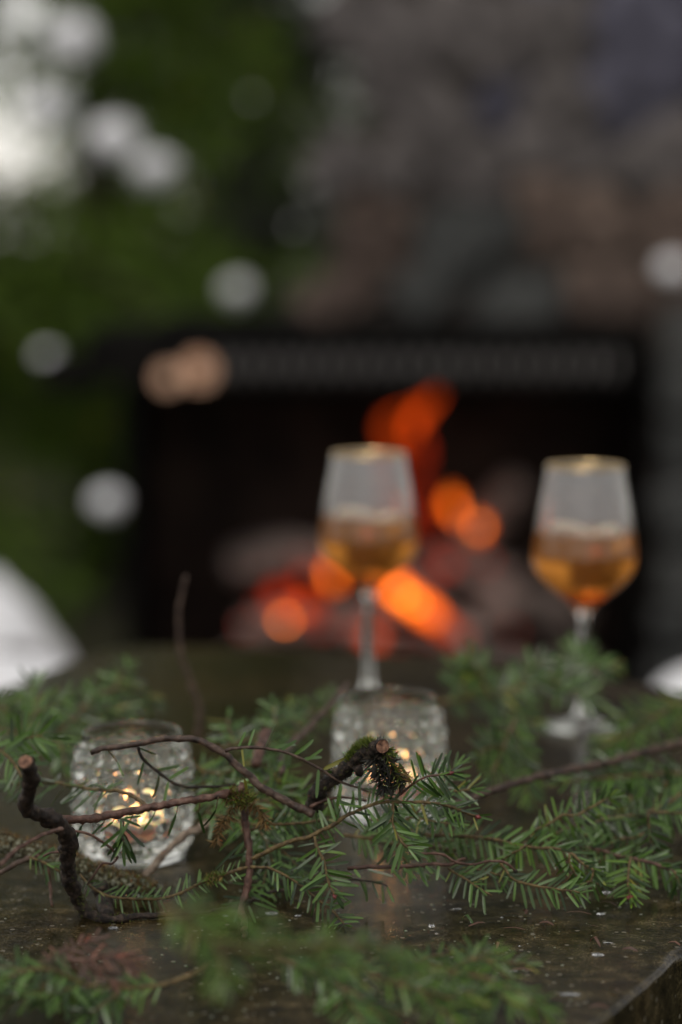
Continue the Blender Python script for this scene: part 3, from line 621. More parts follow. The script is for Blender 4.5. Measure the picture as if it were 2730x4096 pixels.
def grow_needles(P, T, nrm, rr, parent, mat='fir_needle', L=.0145, gap=.003, t0=.08, t1=1.0, side=(1, 1), ang=(68, 38), lift=.18, hang=.15, drop=.06, top=.35, single=False, wj=.10, rad=.0008, tipfan=4, wide=1.22):
    """needles in two ranks along a twig, with shorter ones lying over the top and a fan at the tip"""
    nrm = Vector(nrm).normalized(); cum = [0]
    for a, b in zip(P, P[1:]): cum.append(cum[-1] + (b - a).length)
    tot = cum[-1]; mb = MB(); s_ = t0*tot; made = 0; i = 0
    def put(p, d, scale, n_):
        nonlocal made
        d = d.normalized(); LL = L*scale*rr.choice((1, 1, 1, 1, .82, .9, 1.08)); M = needle_frame(p, d, n_ + Vector((rr.gauss(0, .3), rr.gauss(0, .3), rr.gauss(0, .3))), LL); k = rr.randrange(4)
        if single:
            key = (mat, k)
            if key not in NM:
                q = MB(); q.add(list(NV[k][0]), list(NV[k][1])); NM[key] = q.mesh('needle', mat)
            o = bpy.data.objects.new('needle', NM[key]); COL.objects.link(o); o.matrix_world = M @ Matrix.Diagonal((LL*wide, LL, LL, 1)); 
            o.parent = parent; o.matrix_parent_inverse = Matrix.Translation(-world_loc(parent))
        else: mb.add([M @ Vector((v_.x*LL*wide, v_.y*LL, v_.z*LL)) for v_ in NV[k][0]], NV[k][1])
        made += 1
    while s_ <= t1*tot:
        while i < len(cum) - 2 and cum[i + 1] < s_: i += 1
        f = (s_ - cum[i])/max(1e-9, cum[i+1] - cum[i]); p = P[i].lerp(P[i+1], f); tn = T[i]; u = s_/tot
        sd = tn.cross(nrm); sd = sd.normalized() if sd.length > 1e-5 else Vector((0, 0, 1)); nn = sd.cross(tn).normalized()
        for sg, on in ((1, side[0]), (-1, side[1])):
            if on <= 0 or rr.random() > on or rr.random() < drop: continue
            a = R(ang[0] + (ang[1] - ang[0])*u**2 + rr.gauss(0, 7)); pp = p + tn*rr.uniform(-.4, .4)*gap + sd*sg*rad*.8
            d = tn*math.cos(a) + sd*sg*math.sin(a) + nn*(lift + rr.gauss(0, wj)) + Vector((0, 0, -hang*rr.uniform(.5, 1.5)))
            env = (.72 + .28*min(1, (u - t0)/.15 + .2)) * (1 - .28*max(0, (u - .8)/.2)); put(pp, d, env*rr.uniform(.8, 1.12), nn)
        if rr.random() < top:
            sg = rr.choice((-1, 1)); d = tn*1.0 + sd*sg*rr.uniform(.1, .7) + nn*rr.uniform(.35, .8); put(p + nn*rad*.8, d, rr.uniform(.5, .8), nn)
        s_ += gap*rr.uniform(.8, 1.2)
    if t1 >= .99:
        tn = T[-1]; sd = tn.cross(nrm).normalized(); nn = sd.cross(tn).normalized()
        for k in range(tipfan):
            d = tn + sd*rr.uniform(-.55, .55) + nn*rr.uniform(-.1, .4); put(P[-1], d, rr.uniform(.6, .85), nn)
    if not single and mb.f:
        o = mb.build('needles', mat, parent); tag(o, kind='stuff')
    return made
FACE = (0.05, -.85, .5)
def bud(p, d, parent, r=.0013):
    mb = MB(); d = d.normalized(); q = Vector((0, 0, 1)) if abs(d.z) < .9 else Vector((1, 0, 0)); s_ = d.cross(q).normalized()
    for off in (0, 1, -1):
        P = [p + s_*off*r*.9, p + s_*off*r*1.3 + d*r*1.2, p + s_*off*r*1.2 + d*r*2.6]; tube(mb, P, [r*.6, r*.85, r*.15], 7)
    mb.build('bud', 'bud', parent)
SEED = [100]
def twig(parent, pts, r0, r1, mat='young_stem', nd=None, name='twig', buds=False, rough=.5, seg=.0025, sides=8, nrm=FACE):
    SEED[0] += 1; rr = random.Random(SEED[0]); P = smooth_path(pts, seg)
    w_ = [Vector((noise.noise(p*130 + Vector((SEED[0], 0, 0))), noise.noise(p*130 + Vector((0, SEED[0], 0))), noise.noise(p*130 + Vector((0, 0, SEED[0])))))*r0*.45 for p in P]
    P = [p + q*min(1, i/3) for i, (p, q) in enumerate(zip(P, w_))]; P = [Vector((p.x, p.y, max(p.z, r0*.6 + .0004))) for p in P]; T = tangents(P)
    rad = lerp_r(len(P), r0, r1)
    rad = [q*(1 + .22*max(0, noise.noise(Vector((i*.35, SEED[0], 0))))) for i, q in enumerate(rad)]
    mb = MB(); tube(mb, P, rad, sides, rough, SEED[0], nfreq=420); o = mb.build(name, mat, parent)
    if parent is None: pass
    if nd is not None:
        nd = dict(nd); n_ = nd.pop('nrm', nrm); grow_needles(P, T, n_, rr, o, rad=(r0 + r1)/2, **nd)
    if buds: bud(P[-1], T[-1], o)
    return o, P, T
def bough(lab, pts, r0, r1, nd, subs, group='fir boughs on the table', mat='young_stem', nrm=FACE, cat='fir branch', name='fir_bough', sub_len=.06, sub_ang=48, droop=.25, u0=.12, u1=.9, own=True, seed=1):
    """a fir spray: one stem with side twigs left and right in its plane"""
    rr = random.Random(seed*17 + 5); pts = [Vector(p) for p in pts]; b = empty(name, pts[0], lab, cat, group)
    o, P, T = twig(b, pts, r0, r1, mat, nd if own else None, 'stem', nrm=nrm)
    n_ = Vector(nrm).normalized()
    for k in range(subs):
        u = u0 + (u1 - u0)*(k + .5*rr.random())/max(1, subs); i = int(u*(len(P) - 1)); sg = 1 if k % 2 else -1; tn = T[i]
        sd = tn.cross(n_).normalized(); nn = sd.cross(tn); a = R(sub_ang + rr.gauss(0, 6)); L = sub_len*(1.1 - .65*u)*rr.uniform(.8, 1.2)
        d = tn*math.cos(a) + sd*sg*math.sin(a) + nn*rr.gauss(0, .12)
        q = [P[i], P[i] + d*L*.5 + Vector((0, 0, -droop*L*.12)), P[i] + (d*.95 + tn*.15)*L + Vector((0, 0, -droop*L*.5))]
        q = [Vector((v_.x, v_.y, max(v_.z, .002))) for v_ in q]; twig(b, q, r1*.85, r1*.6, mat, dict(nd, t0=.06), 'twig', nrm=nrm)
    return b

# ---- bare sticks
G_ST = 'bare sticks among the fir'
YF = 1.365
st = empty('bent_stick', path([('A', [(1300, 430)])], YF)[0], 'bent bare brown twig crossing in front of the left candle holder', 'stick', G_ST)
twig(st, path([('A', [(572, 487), (640, 465), (760, 450), (880, 430), (1000, 405), (1120, 400), (1220, 402), (1300, 432), (1400, 492), (1480, 560), (1568, 640)]), ('H', [(540, 330), (650, 390), (760, 450), (860, 500), (960, 545), (1020, 580)])], 1.385, 1.37),
     .0016, .0024, 'bark', None, 'stem', rough=.35, seg=.002, sides=12)
SN = dict(L=.017, gap=.0062, drop=.15, top=.1, lift=0, hang=.55, ang=(80, 60))
twig(st, path([('O', [(0, 930), (60, 905), (180, 890), (300, 890), (430, 900), (560, 920), (680, 960), (800, 1010), (920, 1070), (1040, 1140), (1140, 1210), (1230, 1260)]), ('I', [(60, 335), (150, 370), (260, 395)])], YF, YF + .005), .0010, .0006, 'bark', dict(SN, side=(.25, 1), t0=.1), 'twig')
twig(st, path([('A', [(868, 455), (880, 500), (915, 545), (980, 600), (1060, 660), (1110, 690), (1200, 705), (1340, 700), (1480, 690)])], 1.385, 1.40), .0010, .0007, 'black_bark', dict(SN, side=(.3, .55), t0=.05, gap=.008), 'twig')
twig(st, path([('A', [(668, 460), (700, 500), (735, 545)])], 1.385), .0005, .0004, 'young_stem', dict(L=.016, gap=.02, tipfan=1, top=0, t0=.9, side=(0, 0)), 'twig')

hs_ = empty('level_twig', path([('A', [(430, 905)])], 1.36)[0], 'straight brown twig lying level before the left candle, forked with needles', 'stick', G_ST)
twig(hs_, path([('A', [(330, 892), (430, 905), (560, 900), (700, 880), (820, 855), (950, 830), (1100, 805), (1250, 780), (1400, 755)]), ('H', [(240, 390), (330, 372), (385, 300)])], 1.335, 1.375), .0024, .0021, 'red_bark', None, 'stem', sides=12, seg=.002)
twig(hs_, path([('K', [(1310, 1400), (1240, 1342), (1150, 1292), (1050, 1265), (920, 1255), (800, 1245), (680, 1220), (560, 1200), (440, 1190), (340, 1185), (200, 1190), (60, 1200)])], 1.36, 1.46), .0013, .0008, 'young_stem',
     dict(L=.018, gap=.0036, side=(1, .9), t0=.3, hang=.35, lift=0, nrm=(0, -.5, .85), drop=.1), 'twig')
twig(hs_, path([('A', [(690, 890), (770, 905), (775, 950), (770, 1010), (775, 1060)])], 1.36), .0007, .0005, 'bark', dict(L=.019, gap=.0042, side=(1, 1), t0=.3, hang=.5, lift=0, top=.5), 'twig')
for xx in (330, 525, 660, 720, 830, 970, 1100, 1240, 1350):
    pA = path([('A', [(xx + 20, 900 - (xx - 400)*.14), (xx - 10 if xx < 1100 else xx + 5, 960 - (xx - 400)*.12)])], 1.36)
    twig(hs_, pA, .0003, .0003, 'young_stem', dict(L=.02*rnd.uniform(.7, 1.1), gap=.02, side=(0, 0), top=0, tipfan=1, t0=.9), 'twig')

ps_ = empty('pale_stick', path([('A', [(905, 1265)])], 1.43, None, .003)[0], 'pale peeling stick leaning by the lower right of the left candle holder', 'stick', G_ST)
twig(ps_, path([('A', [(900, 1268), (960, 1200), (1050, 1105), (1130, 1025), (1220, 975), (1330, 930)])], 1.425, 1.45), .0021, .0026, 'pale_bark', None, 'stem', sides=12)
fk = empty('forked_stick', path([('D', [(480, 335)])], 1.372, None, .004)[0], 'dark crooked stick standing up at left with a pale cut top end', 'stick', G_ST)
pf = path([('A', [(158, 545), (190, 620), (185, 700), (165, 780), (170, 840), (250, 880), (330, 910), (400, 975), (430, 1060), (420, 1150), (430, 1260), (465, 1360), (500, 1440)])], 1.26, 1.365) + path([('A', [(560, 1500), (650, 1530), (760, 1532), (860, 1515), (960, 1510)]), ('H', [(0, 1465), (110, 1445), (220, 1430), (330, 1405)])], 1.37, 1.385, .0022)
P = smooth_path(pf, .0022); m_ = len(P)
def rfk(u): return .0040 if u < .18 else .0040 + .0004*(u - .18)/.3 if u < .48 else max(.0011, .0044 - (u - .48)*.0095)
mb = MB(); tube(mb, P, [rfk(i/m_)*(1 + .25*noise.noise(Vector((i*.1, 3, 0))) + .35*max(0, noise.noise(Vector((i*.27, 8, 0))))) for i in range(m_)], 16, .55, 4, nfreq=330); stem_fk = mb.build('stem', 'black_bark', fk); PFK = P
c0 = P[0]; d0 = (P[0] - P[2]).normalized(); mb = MB(); q = d0.cross(Vector((0, 1, 0))).normalized(); q2 = d0.cross(q)
mb.add([c0 + d0*.0014] + [c0 + d0*.0004 + (q*math.cos(a*math.pi/7) + q2*math.sin(a*math.pi/7))*.0039 for a in range(14)], [(0, 1 + k, 1 + (k+1) % 14) for k in range(14)]); mb.build('cut_end', 'cut_wood', fk)
twig(fk, path([('H', [(430, 1375), (500, 1330), (570, 1305), (680, 1270), (820, 1255)])], 1.385, 1.40), .0013, .0010, 'black_bark', None, 'twig')
twig(fk, path([('A', [(450, 975), (560, 1000), (640, 1045), (710, 1100), (737, 1150), (700, 1187), (650, 1178), (600, 1240), (545, 1320)])], 1.355, 1.37), .0008, .0006, 'red_bark', None, 'twig')
twig(fk, path([('A', [(0, 1195), (80, 1115), (180, 1050), (300, 990), (390, 965)])], 1.24, 1.30), .0010, .0012, 'red_bark', None, 'twig')
twig(fk, path([('A', [(380, 1110), (320, 1115), (270, 1140)])], 1.35), .0009, .0005, 'red_bark', None, 'twig')

ms = empty('mossy_stick', path([('A', [(620, 1250)])], 1.41)[0], 'thick stick covered in brown moss and lichen lying at lower left', 'stick', G_ST)
PM = smooth_path(path([('A', [(-60, 1030), (0, 1045), (120, 1090), (250, 1130), (380, 1165), (500, 1210), (620, 1258), (760, 1305), (900, 1350), (960, 1375)])], 1.43, 1.40), .0025)
mb = MB(); tube(mb, PM, [.0062*(1 + .22*noise.noise(Vector((i*.12, 9, 0))))*(1 if i < len(PM) - 6 else .6 + .06*(len(PM) - i)) for i in range(len(PM))], 16, .3, 5, nfreq=180); mb.build('stem', 'mossy_bark', ms)
PS = smooth_path(path([('A', [(620, 1310), (650, 1400), (660, 1470), (680, 1520)])], 1.395, None, .003), .002); mb = MB(); tube(mb, PS, lerp_r(len(PS), .0048, .0042), 12, .3, 6, nfreq=250); mb.build('stub', 'black_bark', ms)
twig(ms, path([('A', [(-20, 1255), (80, 1195), (170, 1155), (230, 1140)])], 1.40), .0016, .0015, 'bark', None, 'twig')
twig(ms, path([('A', [(230, 1130), (300, 1225), (315, 1330), (325, 1450)])], 1.40), .0010, .0007, 'red_bark', None, 'twig')
twig(ms, path([('A', [(180, 1140), (280, 1180), (380, 1240)])], 1.385), .0007, .0006, 'young_stem', dict(L=.0105, gap=.0026, side=(1, 1), hang=.25, single=True), 'twig')

def moss(parent, P, r, num, length, mat, rr, up=.2, hang=0.0, u0=0, u1=1, wd=.075, spread=1.0, sector=None):
    mb = MB(); T = tangents(P)
    for _ in range(num):
        i = min(len(P) - 1, int((u0 + (u1 - u0)*rr.random())*len(P))); tn = T[i]; q = Vector((0, 0, 1)) if abs(tn.z) < .9 else Vector((1, 0, 0)); s1 = tn.cross(q).normalized(); s2 = s1.cross(tn)
        a = rr.uniform(*(sector or (0, 2*math.pi))); d = s1*math.cos(a) + s2*math.sin(a); p = P[i] + d*r*.85; L = length*rr.uniform(.4, 1.3)
        dd = (d*spread + Vector((rr.gauss(0, .5), rr.gauss(0, .5), up + rr.gauss(0, .4))) + Vector((0, 0, -hang))).normalized(); s_ = dd.cross(Vector((rr.gauss(0, 1), rr.gauss(0, 1), rr.gauss(0, 1)))).normalized()*L*wd
        mid = p + dd*L*.55 + Vector((0, 0, rr.uniform(-.1, .1)*L)); mb.add([p - s_, p + s_, mid + s_*.8, mid - s_*.8, p + dd*L], [(0, 1, 2, 3), (3, 2, 4)])
    return tag(mb.build('moss', mat, parent, False), kind='stuff')
mr_ = random.Random(5)
moss(ms, PM, .0062, 900, .0042, 'moss_rust', mr_, .4, sector=(.2, math.pi - .2)); moss(ms, PM, .0062, 700, .0028, 'moss_dark', mr_, 0); moss(ms, PM, .0062, 350, .003, 'moss_green', mr_, .3, u0=.55, sector=(.1, math.pi - .1))
moss(ms, PM, .0062, 420, .002, 'lichen', mr_, .2, wd=.5, u0=.2)
moss(fk, PFK, .0036, 260, .0022, 'moss_green', mr_, .1, u0=.38, u1=.62, sector=(-1.2, 1.0)); moss(fk, PFK, .003, 240, .0016, 'moss_green', mr_, .1, u0=.6, u1=.75)

vt = empty('upright_twig', path([('H', [(380, 1480)])], 1.375, None, .002)[0], 'reddish bare twig hanging down at centre from a knot of yellow moss', 'stick', G_ST)
twig(vt, path([('H', [(385, 330), (392, 450), (395, 550), (400, 640), (420, 740), (435, 840), (440, 940), (445, 1040), (440, 1130), (425, 1230), (410, 1320), (375, 1400), (380, 1480), (400, 1560)]), ('M', [(655, 185), (660, 262)])], 1.38, 1.36), .0023, .0015, 'red_bark', None, 'stem', sides=12, seg=.002)
for (x0, y0, x1, y1) in ((375, 690, 130, 915), (395, 820, 110, 1080), (415, 935, 235, 960), (415, 1115, 245, 1165), (400, 1205, 290, 1188), (375, 1335, 195, 1298), (360, 1375, 185, 1388), (470, 1245, 660, 1325), (440, 1270, 690, 1410), (435, 1300, 560, 1335), (455, 1215, 600, 1212), (490, 1100, 580, 1180), (480, 1370, 730, 1440), (435, 1395, 500, 1550), (345, 1430, 290, 1568), (400, 260, 435, 440)):
    a, b = path([('H', [(x0, y0), (x1, y1)])], 1.37, 1.375, .0015); L = (b - a).length; d = (b - a)/L
    mbn = MB(); M = needle_frame(a, d, Vector((0, -.75, .6)), L); kk = rnd.randrange(1, 4); wq = .0017/.105
    mbn.add([M @ Vector((v_.x*wq, v_.y*L, v_.z*L*.6)) for v_ in NV[kk][0]], NV[kk][1]); mbn.build('needle', 'fir_needle', vt)
knot = smooth_path(path([('H', [(250, 400), (330, 440), (400, 430), (440, 470)])], 1.37), .002)
moss(vt, knot, .003, 300, .005, 'moss_rust', mr_, .0, .3); moss(vt, knot, .003, 520, .0045, 'moss_green', mr_, .2, .1)
kd = smooth_path(path([('H', [(300, 520), (220, 640), (170, 740), (130, 880)])], 1.375), .002); moss(vt, kd, .0008, 150, .006, 'moss_rust', mr_, 0, .9, u1=.9)
kd = smooth_path(path([('H', [(480, 480), (560, 580), (600, 700)])], 1.375), .002); moss(vt, kd, .0008, 120, .006, 'moss_rust', mr_, 0, .9, u1=.9)

# ---- mossy stub in the middle
sb = empty('mossy_stub', path([('O', [(960, 1440)])], 1.37)[0], 'black mossy branch stub with a sawn red brown end at centre', 'stick', G_ST)
PB = smooth_path(path([('O', [(940, 1520), (960, 1420), (1000, 1320), (1100, 1240), (1200, 1165), (1300, 1085), (1400, 1000), (1470, 930)]), ('B', [(1230, 475), (1265, 455), (1296, 446)])], 1.385, 1.35), .002)
mB = len(PB); mb = MB(); tube(mb, PB, [(.0052 if i < mB*.25 else .0042 + .0008*noise.noise(Vector((i*.15, 1, 0)))) for i in range(mB)], 16, .35, 8, nfreq=240); mb.build('stem', 'black_bark', sb)
c0 = PB[-1]; mb = MB(); fd = Vector((.25, -.95, .12)).normalized(); q = fd.cross(Vector((0, 0, 1))).normalized(); q2 = q.cross(fd)
seg_ = [c0 - fd*.004, c0 + fd*.001, c0 + fd*.0026]; tube(mb, seg_, [.0041, .0043, .0041], 16, .15, 2, nfreq=300, cap=False); mb.build('collar', 'black_bark', sb)
mb = MB(); cc = c0 + fd*.0024; vsx = [cc]
for rr_, zz_ in ((.0014, .0002), (.0028, 0), (.0038, .0003)): vsx += [cc + (q*math.cos(a*math.pi/8) + q2*math.sin(a*math.pi/8))*rr_*(1 + .06*noise.noise(Vector((a, rr_*900, 0)))) + fd*(zz_ + .0003*noise.noise(Vector((a*.7, rr_*2000, 5)))) for a in range(16)]
fsx = [(0, 1 + k, 1 + (k+1) % 16) for k in range(16)]
for ri in range(2): fsx += [(1 + ri*16 + k, 17 + ri*16 + k, 17 + ri*16 + (k+1) % 16, 1 + ri*16 + (k+1) % 16) for k in range(16)]
mb.add(vsx, fsx); mb.build('sawn_end', 'cut_wood', sb)
moss(sb, PB, .0045, 700, .0028, 'moss_dark', mr_, 0, u0=.15)
moss(sb, PB, .0042, 520, .0050, 'moss_green', mr_, .6, u0=.62, u1=.86, sector=(.4, math.pi - .2)); moss(sb, PB, .004, 120, .0035, 'moss_green', mr_, .2, u0=.2, u1=.9)
for spec, num, mt, ln in (([(1250, 500), (1270, 580), (1300, 650), (1335, 715)], 380, 'moss_dark', .007), ([(1300, 480), (1340, 560), (1370, 640), (1430, 680)], 330, 'moss_dark', .0065), ([(1330, 470), (1350, 510), (1365, 520)], 220, 'moss_green', .0045), ([(1345, 560), (1370, 600), (1420, 660)], 200, 'moss_green', .0045), ([(1360, 590), (1400, 640), (1450, 625)], 90, 'moss_rust', .005)):
    K_ = smooth_path(path([('B', spec)], 1.352), .0015); moss(sb, K_, .0016, num, ln, mt, mr_, 0, .5, wd=.085)
mb = MB(); tube(mb, smooth_path(path([('O', [(1380, 1080), (1410, 1150), (1400, 1185)])], 1.36), .002), [.004]*3 if False else lerp_r(len(smooth_path(path([('O', [(1380, 1080), (1410, 1150), (1400, 1185)])], 1.36), .002)), .0034, .0022), 10, .3, 3, nfreq=300); mb.build('snag', 'black_bark', sb)

# ---- long blurred sticks
lb = empty('long_branch', path([('C', [(400, 792)])], 1.45)[0], 'long thin bare branch sloping up to the right edge', 'stick', G_ST)
twig(lb, path([('C', [(390, 795), (520, 747), (640, 707), (760, 667), (880, 637), (1000, 615), (1120, 590), (1250, 560), (1400, 515), (1568, 478), (1700, 450)])], 1.45, 1.62), .0021, .0029, 'bark', None, 'stem', sides=10)
twig(lb, path([('C', [(870, 640), (860, 615)])], 1.53), .0016, .0008, 'bark', None, 'twig')
up = empty('upright_sprig', path([('G', [(455, 1690)])], 1.75, None, .004)[0], 'thin bare twig standing upright behind the left candle holder', 'stick', G_ST)
twig(up, path([('G', [(428, 1322), (412, 1400), (415, 1500), (440, 1575), (458, 1630), (455, 1700)])], 1.72), .0013, .0022, 'bark', None, 'stem')
dg = empty('slanting_twig', path([('O', [(600, 1050)])], 1.5)[0], 'blurred grey twig slanting up to the rim of the central candle holder', 'stick', G_ST)
twig(dg, path([('O', [(1280, 230), (1150, 390), (960, 600), (830, 740), (700, 850), (620, 940), (590, 1040), (600, 1160)])], 1.6, 1.46), .0019, .0024, 'bark', None, 'stem')
kb = empty('broken_twig', path([('O', [(370, 880)])], 1.48)[0], 'short reddish broken twig end poking up between the candle holders', 'stick', G_ST)
twig(kb, path([('O', [(440, 730), (400, 830), (370, 900), (330, 1080)])], 1.5, 1.46), .0036, .003, 'red_bark', None, 'stem', sides=10)
mt = empty('thin_twig', path([('O', [(900, 1500)])], 1.38)[0], 'thin reddish twig arching below the mossy stub', 'stick', G_ST)
twig(mt, path([('O', [(890, 1515), (960, 1480), (1050, 1442), (1200, 1412), (1350, 1422), (1480, 1445)])], 1.375), .0010, .0007, 'red_bark', None, 'stem')

# ---- fir sprays in focus
NB = dict(L=.0145, gap=.0028)
sp_ = empty('fir_bough', path([('H', [(480, 970)])], YF)[0], 'sharp green fir bough across the centre with red buds and a drooping fan', 'fir branch', 'fir boughs on the table')
twig(sp_, path([('H', [(470, 975), (560, 935), (640, 890), (740, 850), (830, 815), (930, 790), (1010, 770), (1080, 730), (1170, 690), (1240, 640), (1310, 590), (1400, 550), (1480, 510)]), ('I', [(100, 530), (200, 490), (290, 470), (380, 465), (500, 470), (620, 465), (740, 475), (840, 490), (950, 520), (1050, 565), (1130, 592)])], YF, 1.355), .0014, .0008, 'young_stem',
     dict(L=.0135, gap=.0033, t0=.3, hang=.28, lift=.02, single=True, nrm=(0, -.9, .35), drop=.12, top=.3, ang=(72, 48)), 'stem', buds=True, sides=9)
twig(sp_, path([('I', [(410, 432), (470, 385), (540, 325), (620, 270), (700, 240), (780, 230), (885, 215)])], 1.36, 1.35), .0008, .0006, 'red_bark', dict(L=.0150, gap=.0030, t0=.38, hang=.1, single=True, nrm=(0, -1, .1), drop=.05, ang=(75, 60), lift=.05), 'twig', buds=True)
twig(sp_, path([('H', [(1030, 775), (1040, 850), (1070, 920), (1110, 1000), (1130, 1080), (1150, 1170), (1180, 1250), (1212, 1298)])], 1.36, 1.345), .0009, .0006, 'young_stem', dict(L=.0150, gap=.00265, t0=.1, hang=0, lift=.05, single=True, nrm=(0, -1, .25), drop=.02, ang=(78, 52), top=.25, wj=.06, tipfan=7), 'twig', buds=True)
twig(sp_, path([('I', [(385, 470), (390, 540), (380, 620), (390, 700), (430, 770), (480, 840), (522, 882)])], 1.355, 1.345), .0009, .0006, 'young_stem', dict(L=.0165, gap=.0027, t0=.15, hang=.2, lift=.05, single=True, nrm=(.2, -1, .2), drop=.03, ang=(70, 50), wj=.06), 'twig')
twig(sp_, path([('H', [(455, 722), (540, 690), (640, 670), (740, 665), (850, 660), (940, 655), (1050, 635), (1150, 625)])], 1.385, 1.40), .0010, .0007, 'young_stem', dict(L=.0115, gap=.003, t0=.1, hang=.2, single=True, nrm=(0, -.9, .5), ang=(65, 50)), 'twig')
lo = empty('fir_sprig', path([('H', [(480, 1055)])], YF)[0], 'low fir sprig drooping onto the wet stone at centre', 'fir branch', 'fir boughs on the table')
twig(lo, path([('H', [(450, 1052), (560, 1055), (640, 1070), (730, 1105), (800, 1145), (870, 1190), (940, 1240), (1010, 1300), (1080, 1360), (1150, 1410), (1210, 1470), (1270, 1530), (1300, 1570)])], YF, 1.355), .0009, .0005, 'young_stem',
     dict(L=.0130, gap=.0034, t0=.15, hang=.25, lift=.05, single=True, nrm=(-.1, -.8, .6), drop=.12, ang=(68, 48)), 'stem')
ls_ = empty('fir_sprig', path([('A', [(720, 1395)])], 1.37)[0], 'slim sparse fir sprig sagging over the mossy stick at lower left', 'fir branch', 'fir boughs on the table')
twig(ls_, path([('A', [(500, 1250), (560, 1320), (640, 1370), (720, 1395), (850, 1405), (1000, 1405), (1130, 1370), (1250, 1310), (1350, 1270), (1440, 1240), (1555, 1205)])], 1.375, 1.37), .0007, .0010, 'young_stem',
     dict(L=.0085, gap=.0032, t0=.05, hang=.25, lift=.05, single=True, nrm=(0, -.8, .6), drop=.15, ang=(70, 62), t1=.95), 'stem')
kk = smooth_path(path([('A', [(1300, 1290), (1360, 1265), (1395, 1262)])], 1.37), .0015); moss(ls_, kk, .001, 160, .0035, 'moss_green', mr_, 0, .2); moss(ls_, kk, .001, 90, .0035, 'moss_rust', mr_, 0, .5)

br = empty('brown_twig', path([('I', [(0, 1065)])], 1.375)[0], 'knobbly brown twig with few hanging needles at lower centre right', 'stick', G_ST)
twig(br, path([('I', [(-20, 1066), (120, 1050), (260, 1045), (400, 1050), (520, 1045), (640, 1035), (740, 1025), (840, 1035), (920, 1025), (980, 990), (1042, 980)])], 1.375, 1.37), .0012, .0009, 'red_bark', None, 'stem', sides=9, rough=.5)
twig(br, path([('I', [(520, 885), (560, 920), (640, 930), (760, 930), (850, 945), (910, 985), (970, 1010), (1040, 1025), (1130, 1025), (1220, 1000), (1290, 995), (1380, 1005), (1440, 1040), (1485, 1085)])], 1.36, 1.37), .0008, .0007, 'red_bark', None, 'twig', rough=.5)
mb = MB(); blob(mb, path([('I', [(1487, 1088)])], 1.37)[0], .0013, 8, 6, .3, 2, 3); mb.build('bud', 'black_bark', br)
twig(br, path([('I', [(-10, 1160), (100, 1165), (180, 1180), (260, 1190), (340, 1222)])], 1.375), .0008, .0006, 'black_bark', dict(L=.011, gap=.0034, side=(1, .1), t0=.1, hang=.4, single=True, top=.1, nrm=(0, -1, .2), tipfan=0), 'twig')
for (x0, y0, x1, y1) in ((40, 1072, 95, 1145), (160, 1072, 390, 1135), (380, 1070, 510, 1215), (600, 1055, 705, 1225), (625, 1045, 690, 1180), (680, 1040, 745, 1110), (720, 1050, 862, 1165), (480, 1060, 600, 1150), (800, 1040, 780, 1170)):
    a, b = path([('I', [(x0, y0), (x1, y1)])], 1.37, 1.365, .0015); L = (b - a).length; d = (b - a)/L
    mbn = MB(); M = needle_frame(a, d, Vector((0, -.75, .6)), L); k_ = rnd.randrange(1, 4); wq = .0018/.105
    mbn.add([M @ Vector((v_.x*wq, v_.y*L, v_.z*L*.6)) for v_ in NV[k_][0]], NV[k_][1]); mbn.build('needle', 'fir_needle', br)

rt = empty('fir_bough', path([('J', [(100, 860)])], 1.40)[0], 'green fir bough trailing at right with a flat drooping sprig on the stone', 'fir branch', 'fir boughs on the table')
RN = dict(L=.0135, gap=.0029, hang=.3, lift=.0, nrm=(0, -.9, .4), drop=.06)
twig(rt, path([('I', [(640, 750), (760, 770), (900, 770), (1040, 775), (1180, 785), (1300, 805), (1420, 840), (1510, 862)]), ('J', [(200, 870), (320, 880), (420, 885), (520, 905), (600, 945), (660, 1000), (720, 1045), (785, 1085)])], 1.42, 1.375), .0013, .0007, 'young_stem', dict(RN, L=.0145), 'stem')
twig(rt, path([('I', [(1350, 1015), (1400, 1080), (1440, 1140), (1500, 1180)]), ('J', [(140, 1190), (220, 1210), (300, 1230), (400, 1240), (500, 1255), (600, 1268), (655, 1282)])], 1.38, 1.36), .0008, .0005, 'young_stem', dict(L=.0135, gap=.0031, t0=.1, hang=.2, lift=.05, single=True, nrm=(0, -.9, .4), ang=(62, 45)), 'twig')
twig(rt, path([('I', [(880, 1065), (960, 1110), (1040, 1160), (1110, 1205), (1190, 1260), (1275, 1308)])], 1.375, 1.36), .0007, .0006, 'young_stem', dict(L=.0135, gap=.0030, t0=.05, t1=.9, hang=.2, single=True, nrm=(0, -.85, .5)), 'twig')
twig(rt, path([('I', [(1080, 1045), (1200, 1085), (1290, 1110), (1380, 1130)])], 1.38), .0007, .0005, 'young_stem', dict(L=.0125, gap=.0030, hang=.2, single=True, nrm=(0, -.85, .5)), 'twig')
twig(rt, path([('J', [(180, 850), (100, 900), (20, 940), (-40, 1000)])], 1.39), .0008, .0006, 'young_stem', dict(RN, mat='fresh_needle'), 'twig')
twig(rt, path([('J', [(560, 930), (560, 1020), (600, 1095), (640, 1150), (760, 1190), (840, 1200)])], 1.375), .0007, .0005, 'young_stem', dict(RN, mat='fresh_needle', L=.012), 'twig')
twig(rt, path([('J', [(760, 1060), (770, 1120), (740, 1180), (650, 1215)])], 1.37), .0007, .0005, 'young_stem', dict(RN, L=.012), 'twig')

